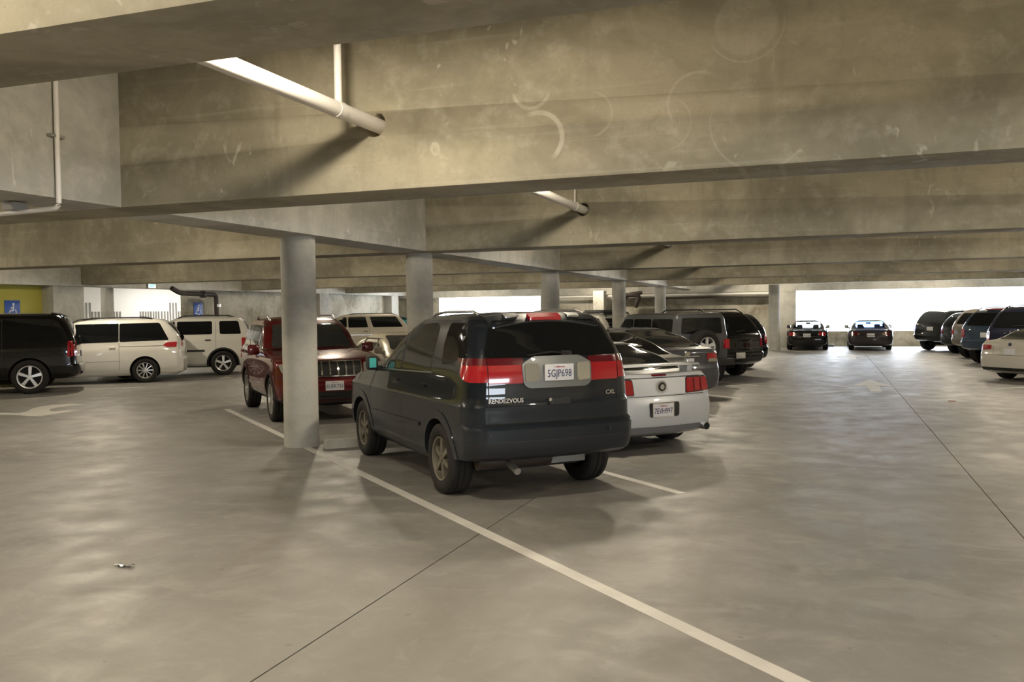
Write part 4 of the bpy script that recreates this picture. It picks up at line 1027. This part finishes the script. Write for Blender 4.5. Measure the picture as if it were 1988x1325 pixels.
# ------------------------------------------------ 8. red car facing the camera
PR = paintm('deep_red_paint', (.10, .004, .006), .45, .28)
H_ = 1.74; HRD = (.70, -.714)
c = Car('red_suv', suv(H_, .86, 2.64, .82, .90, belt=1.13, hood=1.11, rs=.25, roofw=.70, zb=.36, cowl=2.05, wsl=.78), 2.64, .375, 1.54, PR, rr_anchor(-10.46, 14.42, HRD, 1.54), HRD, 'deep red car facing the camera behind the nearest column, chrome vertical-slot grille', r=.25, style='five', wd=.24, bulge=(.08, .14))
z0, z1 = 1.19, H_-.15
c.windows([None, .28, 1.22, None], z0, z1, GLASS2, front_in=.12); c.windshield(z0, z1, .84, GLASS2); c.rearglass(.66, .58, z0, z1)
c.patch('grille_panel', [(-.455, .77), (.455, .77), (.455, .99), (-.455, .99)], 'F', BLACK, .016, .01, step=.03)
for k in range(8):
    x = -.455+.13*k
    c.patch('grille_bar', [(x-.012, .765), (x+.012, .765), (x+.012, .995), (x-.012, .995)], 'F', CHROME, .034, .008)
c.patch('grille_surround', [(-.46, .985), (.46, .985), (.46, 1.0), (-.46, 1.0)], 'F', CHROME, .034, 0); c.patch('grille_surround', [(-.46, .76), (.46, .76), (.46, .775), (-.46, .775)], 'F', CHROME, .034, 0)
for sx in (-1, 1):
    pts = [(sx*.50, .80), (sx*.80, .83), (sx*.84, .97), (sx*.50, .97)]; c.patch('front_lamp', pts if sx > 0 else pts[::-1], 'F', HEADL, .018, .03)
    pts = [(sx*.60, .50), (sx*.74, .50), (sx*.74, .60), (sx*.60, .60)]; c.patch('fog_lamp', pts if sx > 0 else pts[::-1], 'F', CLRL, .016, .03)
c.plate(.615, '6UEK733', side='F'); c.patch('lower_intake', [(-.56, .40), (.56, .40), (.60, .52), (-.60, .52)], 'F', BLACK, .010, .03)
c.patch('bumper_lower', [(-.80, .36), (.80, .36), (.80, .45), (-.80, .45)], 'F', BLACK, .008, .02)
for sd in 'LR':
    c.seam([(.30, .8), (.30, z1)], sd); c.seam([(1.24, .4), (1.24, z1)], sd); c.seam([(2.12, .4), (2.12, 1.1)], sd)
    c.patch('body_moulding', [(.45, .52), (2.2, .52), (2.2, .58), (.45, .58)], sd, PR, .014, .01); c.patch('sill_trim', [(.5, .365), (2.2, .365), (2.2, .40), (.5, .40)], sd, CHROME, .012, .01)
    c.patch('window_trim', [(.1, z0-.035), (1.95, z0-.035), (1.95, z0-.015), (.1, z0-.015)], sd, CHROME, .010, 0)
    c.patch('tail_lamp', [(-.62, .95), (-.50, .95), (-.50, 1.10), (-.62, 1.10)], sd, REDL, .010, .02)
c.handles([1.38, .42], 1.03, PR); c.mirrors(1.80, 1.10, PR, .21, .16); c.rails(-.35, 1.1, .60, mat('satin_trim', (.35, .35, .35), .25, .9), .05)
c.arch(0, mat('red_black_trim', (.03, .008, .008), .5), None, .045); c.arch(2.64, mat('red_black_trim', (.03, .008, .008), .5), None, .045); c.underbody(.24)
# 9. small tan sedan beyond the red one
PT = paintm('tan_paint', (.42, .38, .30), .5)
c = Car('tan_sedan', sedan(1.36, .95, 2.6, .9, .86, deck=.98, tl=.42, gl=.75, roofw=.57), 2.6, .315, 1.46, PT, rr_anchor(-10.05, 17.80, HO, 1.46), HO, 'pale tan sedan glimpsed between the red car and the nearest dark car', style='ten', r=.19)
sedan_dress(c, 1.36, .98, .95, .86, glass=GLASS2)
# 10. white car with roof rack beyond fourth column
PW = paintm('white_paint', (.74, .72, .66), .0, .35)
c = Car('white_suv', suv(1.66, .95, 2.75, .9, .94, belt=1.08, hood=1.06, rs=.2, roofw=.76, zb=.38), 2.75, .38, 1.6, PW, (-8.5, 33.9), HO, 'white car with loaded dark roof rack partly hidden behind the fourth column')
suv_dress(c, 1.66, 1.08, .95, .94, [None, .3, 1.25, None], rails=False, sides='LR'); c.crossbars([0, .45, .9, 1.3], .58, BLACK, .05); c.rails(-.3, 1.5, .56, BLACK, .10, .022)
box('roof_basket', -.52, .52, -.1, 1.25, 1.70, 1.82, BLACK, c.root, .03)
# ------------------------------------------------ left wall row
c = Car('black_suv', suv(1.90, 1.12, 2.95, 1.0, .97, belt=1.20, hood=1.14, rs=.28, roofw=.78, zb=.40, sq=.16), 2.95, .40, 1.66, PB, rr_anchor(-17.6, 15.75, HT, 1.66, False), HT, 'large black car at the far left edge with bright five-spoke wheel', r=.27, style='five', wd=.27, bulge=(.08, .12), rimmat=mat('bright_alloy', (.8, .8, .8), .3, .6))
suv_dress(c, 1.90, 1.20, 1.12, .97, [None, .55, 1.5, None], tail=(.80, .92, .86, 1.22), plz=.9, rails=False, rail_m=CHROME)
c.patch('roof_spoiler', [(-.66, -.74), (.66, -.74), (.66, -.45), (-.66, -.45)], 'T', PB, .03, .05, .03)
c = Car('white_minivan', suv(1.74, 1.05, 2.95, .95, .97, belt=1.10, hood=.98, rs=.42, roofw=.76, zb=.26, cowl=3.0, wsl=1.2, bump=.03), 2.95, .335, 1.68, PW, rr_anchor(-17.35, 19.2, HW, 1.68, False), HW, 'white minivan with long dark side windows and multi-spoke wheel', 'minivan', r=.215, style='ten', wd=.22, bulge=(.12, .14))
z0, z1 = 1.11, 1.60
c.rearglass(.74, .62, z0, z1); c.windshield(z0, z1, .84)
for sd in 'LR':
    c.patch('quarter_window', [(-.62, z0+.03), (.62, z0), (.62, z1), (-.38, z1+.01)], sd, GLASS, .004, .05)
    c.patch('side_window', [(.64, z0), (1.70, z0-.02), (1.70, z1-.01), (.64, z1)], sd, GLASS, .004, .03); c.patch('side_window', [(1.76, z0-.02), (2.75, z0-.04), (2.0, z1-.03), (1.76, z1-.02)], sd, GLASS2, .004, .03)
    c.patch('slide_track', [(-.50, .985), (.62, .975), (.62, .99), (-.50, 1.0)], sd, mat('track_grey', (.2, .19, .17), .6), .004, 0); c.seam([(.63, .3), (.63, z1)], sd); c.seam([(1.73, .3), (1.73, z1)], sd); c.seam([(.63, .60), (1.73, .58), (2.5, .58)], sd, .006)
    c.patch('tail_lamp', [(-.80, .95), (-.56, .95), (-.46, 1.01), (-.56, 1.08), (-.82, 1.09)], sd, REDL, .010, .03)
for sx in (-1, 1):
    pts = [(sx*.60, .97), (sx*.80, .95), (sx*.78, 1.10), (sx*.60, 1.10)]; c.patch('tail_lamp', pts if sx > 0 else pts[::-1], 'B', REDL, .010, .03)
c.plate(.85); c.handles([.80, 1.85], .97, PW); c.mirrors(2.5, 1.06, PW); c.rails(-.2, 1.9, .64, BLACK, .05); c.crossbars([.1, 1.3], .62, BLACK); c.underbody(.18)
HP = (-.82, -.57)
c = Car('white_suv', suv(1.77, .92, 2.75, .9, .97, belt=1.17, hood=1.12, rs=.24, roofw=.80, zb=.34, sq=.13), 2.75, .37, 1.66, PW, rr_anchor(-17.05, 22.1, HP, 1.66, False), HP, 'boxy white car behind the minivan with square rear side window and black roof rails', r=.235, style='five', wd=.25, bulge=(.07, .12))
z0, z1 = 1.23, 1.62
c.rearglass(.74, .66, z0, z1); c.windshield(z0, z1)
for sd in 'LR':
    c.patch('quarter_window', [(-.53, z0), (.08, z0), (.10, z1), (-.45, z1)], sd, GLASS, .005, .06); c.patch('side_window', [(.30, z0), (1.28, z0), (1.28, z1), (.30, z1)], sd, GLASS, .005, .05); c.patch('side_window', [(1.34, z0), (2.2, z0), (1.85, z1), (1.34, z1)], sd, GLASS, .005, .05)
    c.patch('body_moulding', [(.52, .72), (2.1, .72), (2.1, .78), (.52, .78)], sd, BLACK, .014, .01); c.seam([(.20, .8), (.20, z1)], sd); c.seam([(1.31, .35), (1.31, z1)], sd)
    c.patch('tail_lamp', [(-.66, .85), (-.54, .85), (-.54, 1.12), (-.66, 1.12)], sd, REDL, .010, .02)
c.handles([.42, 1.45], 1.06, BLACK); c.rails(-.3, 1.3, .66, BLACK, .05); c.mirrors(2.0, 1.15, PW); c.arch(0, BLACK, None, .05); c.arch(2.75, BLACK, None, .05); c.underbody(.24); c.plate(.9)
# 13. older beige long car, side on
PBe = paintm('beige_paint', (.56, .51, .42), .1)
HS = (-.84, -.54)
c = Car('beige_suv', suv(1.80, 1.15, 3.0, .95, .96, belt=1.18, hood=1.12, rs=.42, roofw=.80, zb=.40, sq=.12), 3.0, .38, 1.62, PBe, (-17.6, 33.2), HS, 'old beige car with slanted dark rear side windows, side on behind the red car', 'car', r=.21, style='cover')
z0, z1 = 1.24, 1.66
for sd in 'LR':
    c.patch('quarter_window', [(-.80, z0), (.42, z0), (.55, z1), (-.52, z1)], sd, GLASS, .005, .05); c.patch('side_window', [(.62, z0), (1.42, z0), (1.42, z1), (.72, z1)], sd, GLASS, .005, .05); c.patch('side_window', [(1.48, z0), (2.3, z0), (2.0, z1), (1.48, z1)], sd, GLASS, .005, .05)
c.rearglass(.72, .66, z0, z1); c.windshield(z0, z1); c.handles([.72, 1.6], 1.08, BLACK); c.plate(.8); c.underbody(.26); c.mirrors(2.2, 1.15, BLACK); c.rails(-.6, 1.4, .66, BLACK, .03); c.seam([(.58, .5), (.58, z1)], 'L')
c = Car('teal_glass_suv', suv(1.66, .95, 2.65, .9, .91, belt=1.12, hood=1.05, rs=.3), 2.65, .35, 1.54, paintm('black_green_paint', (.004, .02, .022), .2), (-17.9, 37.2), HS, 'dark car with teal tinted window beyond the beige car')
suv_dress(c, 1.66, 1.12, .95, .91, [None, .3, 1.25, None], glass=mat('teal_glass', (.03, .16, .16), .05), rails=False)
# ------------------------------------------------ right row
PW2 = paintm('warm_white_paint', (.66, .63, .55), .05, .3)
c = Car('white_sedan', sedan(1.34, 1.0, 2.78, .85, .91, deck=.95, tl=.48, gl=.95, roofw=.62), 2.78, .33, 1.56, PW2, rr_anchor(4.15, 24.3, HR, 1.56, False), HR, 'pale white sedan at the right edge seen from behind, red tail lamps', r=.22, bulge=(.12, .16))
sedan_dress(c, 1.34, .95, 1.0, .91, tails=((.50, .82, .72, .85),), plz=.70, glass=GLASS2)
cyl('round_badge', (0, c.hit('B', 0, .87)[0].y-.012, .87), (0, c.hit('B', 0, .87)[0].y+.01, .87), .04, mat('badge_blue', (.1, .12, .2), .3, .5), c.root)
c.patch('lower_valance', [(-.74, .26), (.74, .26), (.76, .33), (-.76, .33)], 'B', BLACK, .008, .02)
rowR = [
  ('navy_suv', 4.75, 27.8, 1.76, .92, paintm('navy_black_paint', (.012, .014, .03), .3), 'dark navy car half out of frame above the white sedan', {}),
  ('blue_suv', 4.55, 30.95, 1.72, .95, paintm('dull_blue_paint', (.035, .06, .10), .4), 'dull blue car with a red brake lamp strip above its dark rear window', {}),
  ('tan_suv', 4.65, 34.2, 1.70, .92, paintm('taupe_paint', (.20, .18, .155), .5), 'taupe grey car with tall dark rear window beside the blue car', {}),
]
for nm, x, y, H2, W2, pm, lb, _ in rowR:
    c = Car(nm, suv(H2, .92, 2.9, .95, W2, belt=1.12, hood=1.08, rs=.36, roofw=.74, zb=.48), 2.9, .39, 1.62, pm, rr_anchor(x, y, HR, 1.62, False), HR, lb, r=.24, wd=.26, bulge=(.09, .12))
    suv_dress(c, H2, 1.12, .92, W2, [None, .35, 1.35, None], tail=(.76, .87, .82, 1.08), plz=.90, rails=(nm != 'tan_suv'), bumper=(ALLOYD if nm == 'tan_suv' else None))
    if nm == 'blue_suv': c.patch('high_stop_lamp', [(-.30, H2-.085), (.30, H2-.085), (.30, H2-.055), (-.30, H2-.055)], 'B', REDL, .03, .01)
c = Car('compact_suv', suv(1.56, .85, 2.55, .85, .86, belt=1.04, hood=1.0, rs=.35, zb=.36), 2.55, .36, 1.50, PB, rr_anchor(4.65, 37.5, HR, 1.50, False), HR, 'compact black car with a bright edge, between the taupe car and the farthest boxy one', style='six')
suv_dress(c, 1.56, 1.04, .85, .86, [None, .3, 1.2, None], tail=(.70, .82, .78, 1.05), rails=True)
# farthest boxy one, see-through side glass
c = Car('boxy_black_suv', suv(1.64, .85, 2.7, .85, .88, belt=1.06, hood=1.02, rs=.30, roofw=.70, zb=.44), 2.7, .38, 1.54, paintm('black_olive_paint', (.012, .013, .011), .1), rr_anchor(3.95, 40.1, HR, 1.54, False), HR, 'farthest dark boxy car against the bright opening, small lit side windows', r=.24)
suv_dress(c, 1.64, 1.06, .85, .88, [None, .2, 1.1, None], tail=(.75, .85, .8, 1.0), rails=False, glass=GLASS2)
# ------------------------------------------------ two far sedans, windows you can see through
def glass_sedan(nm, x, y, H, W, pm, lb, lamp, ptxt, arch_=.0, glass=None):
    deck = .86; ro = .98
    lv = sedan(H, ro, 2.62, .85, W, deck=deck, tl=.40, gl=.75, roofw=W*.68, cowl=2.1, wsl=.8)
    c = Car(nm, lv, 2.62, .32, 1.46, pm, (x, y), (0, 1), lb, r=.20, bulge=(.08, .12), segs=None)
    me = c.body.data; bm = bmesh.new(); bm.from_mesh(me)
    zlo, zhi = deck+.06, H-.085
    for k in range(1): 
        for co, no in (((0, 0, zlo), (0, 0, 1)), ((0, 0, zhi), (0, 0, 1))):
            bmesh.ops.bisect_plane(bm, geom=bm.verts[:]+bm.edges[:]+bm.faces[:], plane_co=co, plane_no=no)
        for sx in (-1, 1): bmesh.ops.bisect_plane(bm, geom=bm.verts[:]+bm.edges[:]+bm.faces[:], plane_co=(sx*W*.60, 0, 0), plane_no=(1, 0, -sx*.35*-1))
    kill = []
    for f in bm.faces:
        ce = f.calc_center_median()
        if not (zlo < ce.z < zhi): continue
        n_ = f.normal
        if abs(n_.y) > .22 and abs(ce.x) < W*.64: kill.append(f)
        elif abs(n_.x) > .7 and not (.62 < ce.y < .74) and abs(n_.y) < .3: kill.append(f)
    # glass panes = the removed faces
    gm = bmesh.new(); vm = {}
    for f in kill:
        vs = []
        for v in f.verts:
            if v.index not in vm or True:
                key = (round(v.co.x, 4), round(v.co.y, 4), round(v.co.z, 4))
                if key not in vm: vm[key] = gm.verts.new(v.co)
                vs.append(vm[key])
        if len(set(vs)) >= 3:
            try: gm.faces.new(vs)
            except ValueError: pass
    bmesh.ops.delete(bm, geom=kill, context='FACES'); bm.to_mesh(me); bm.free(); c.segment(())
    gl = finish('window_glass', gm, glass or sheet_glass('see_through_glass', (.80, .88, .92)), c.root)
    box('cabin_deck', -W*.86, W*.86, -.55, 2.05, deck-.05, deck+.03, SEAT, c.root, .02)
    for sx in (-1, 1):
        box('headrest', sx*.34-.12, sx*.34+.12, 1.05, 1.17, deck+.03, deck+.20, SEAT, c.root, .04)
        box('rear_headrest', sx*.34-.12, sx*.34+.12, -.05, .05, deck+.03, deck+.14, SEAT, c.root, .03)
    box('inner_mirror', -.1, .1, 1.50, 1.53, H-.20, H-.13, SEAT, c.root, .01)
    for sx in (-1, 1):
        pts = [(sx*.44, .64), (sx*.74, .62), (sx*.72, .78), (sx*.46, .77)]; c.patch('tail_lamp', pts if sx > 0 else pts[::-1], 'B', lamp, .012, .03)
        c.patch('reverse_lamp', [(sx*.47-.03, .65), (sx*.47+.03, .65), (sx*.47+.03, .72), (sx*.47-.03, .72)], 'B', CLRL, .02, .02)
        c.patch('side_tail_lamp', [(-ro+.28, .63), (-ro+.45, .66), (-ro+.45, .77), (-ro+.28, .77)], 'R' if sx > 0 else 'L', lamp, .01, .02)
    c.plate(.64, ptxt, state=None); c.seam([(-.8, .6), (.8, .6)], 'B'); c.mirrors(1.80, .90, pm); c.underbody(.17)
    c.handles([1.3, .4], .80, pm)
    return c
glass_sedan('black_sedan', -.78, 40.3, 1.28, .82, PB, 'black far sedan facing the parapet, next to the dark round column', REDL, '4KTL829')
glass_sedan('dark_brown_sedan', 1.72, 40.2, 1.27, .87, paintm('dark_brown_paint', (.03, .026, .028), .3), 'dark sedan alone against the bright opening, to the right of the black one', REDD, '6BXG214', glass=sheet_glass('blue_see_through_glass', (.42, .58, .92)))
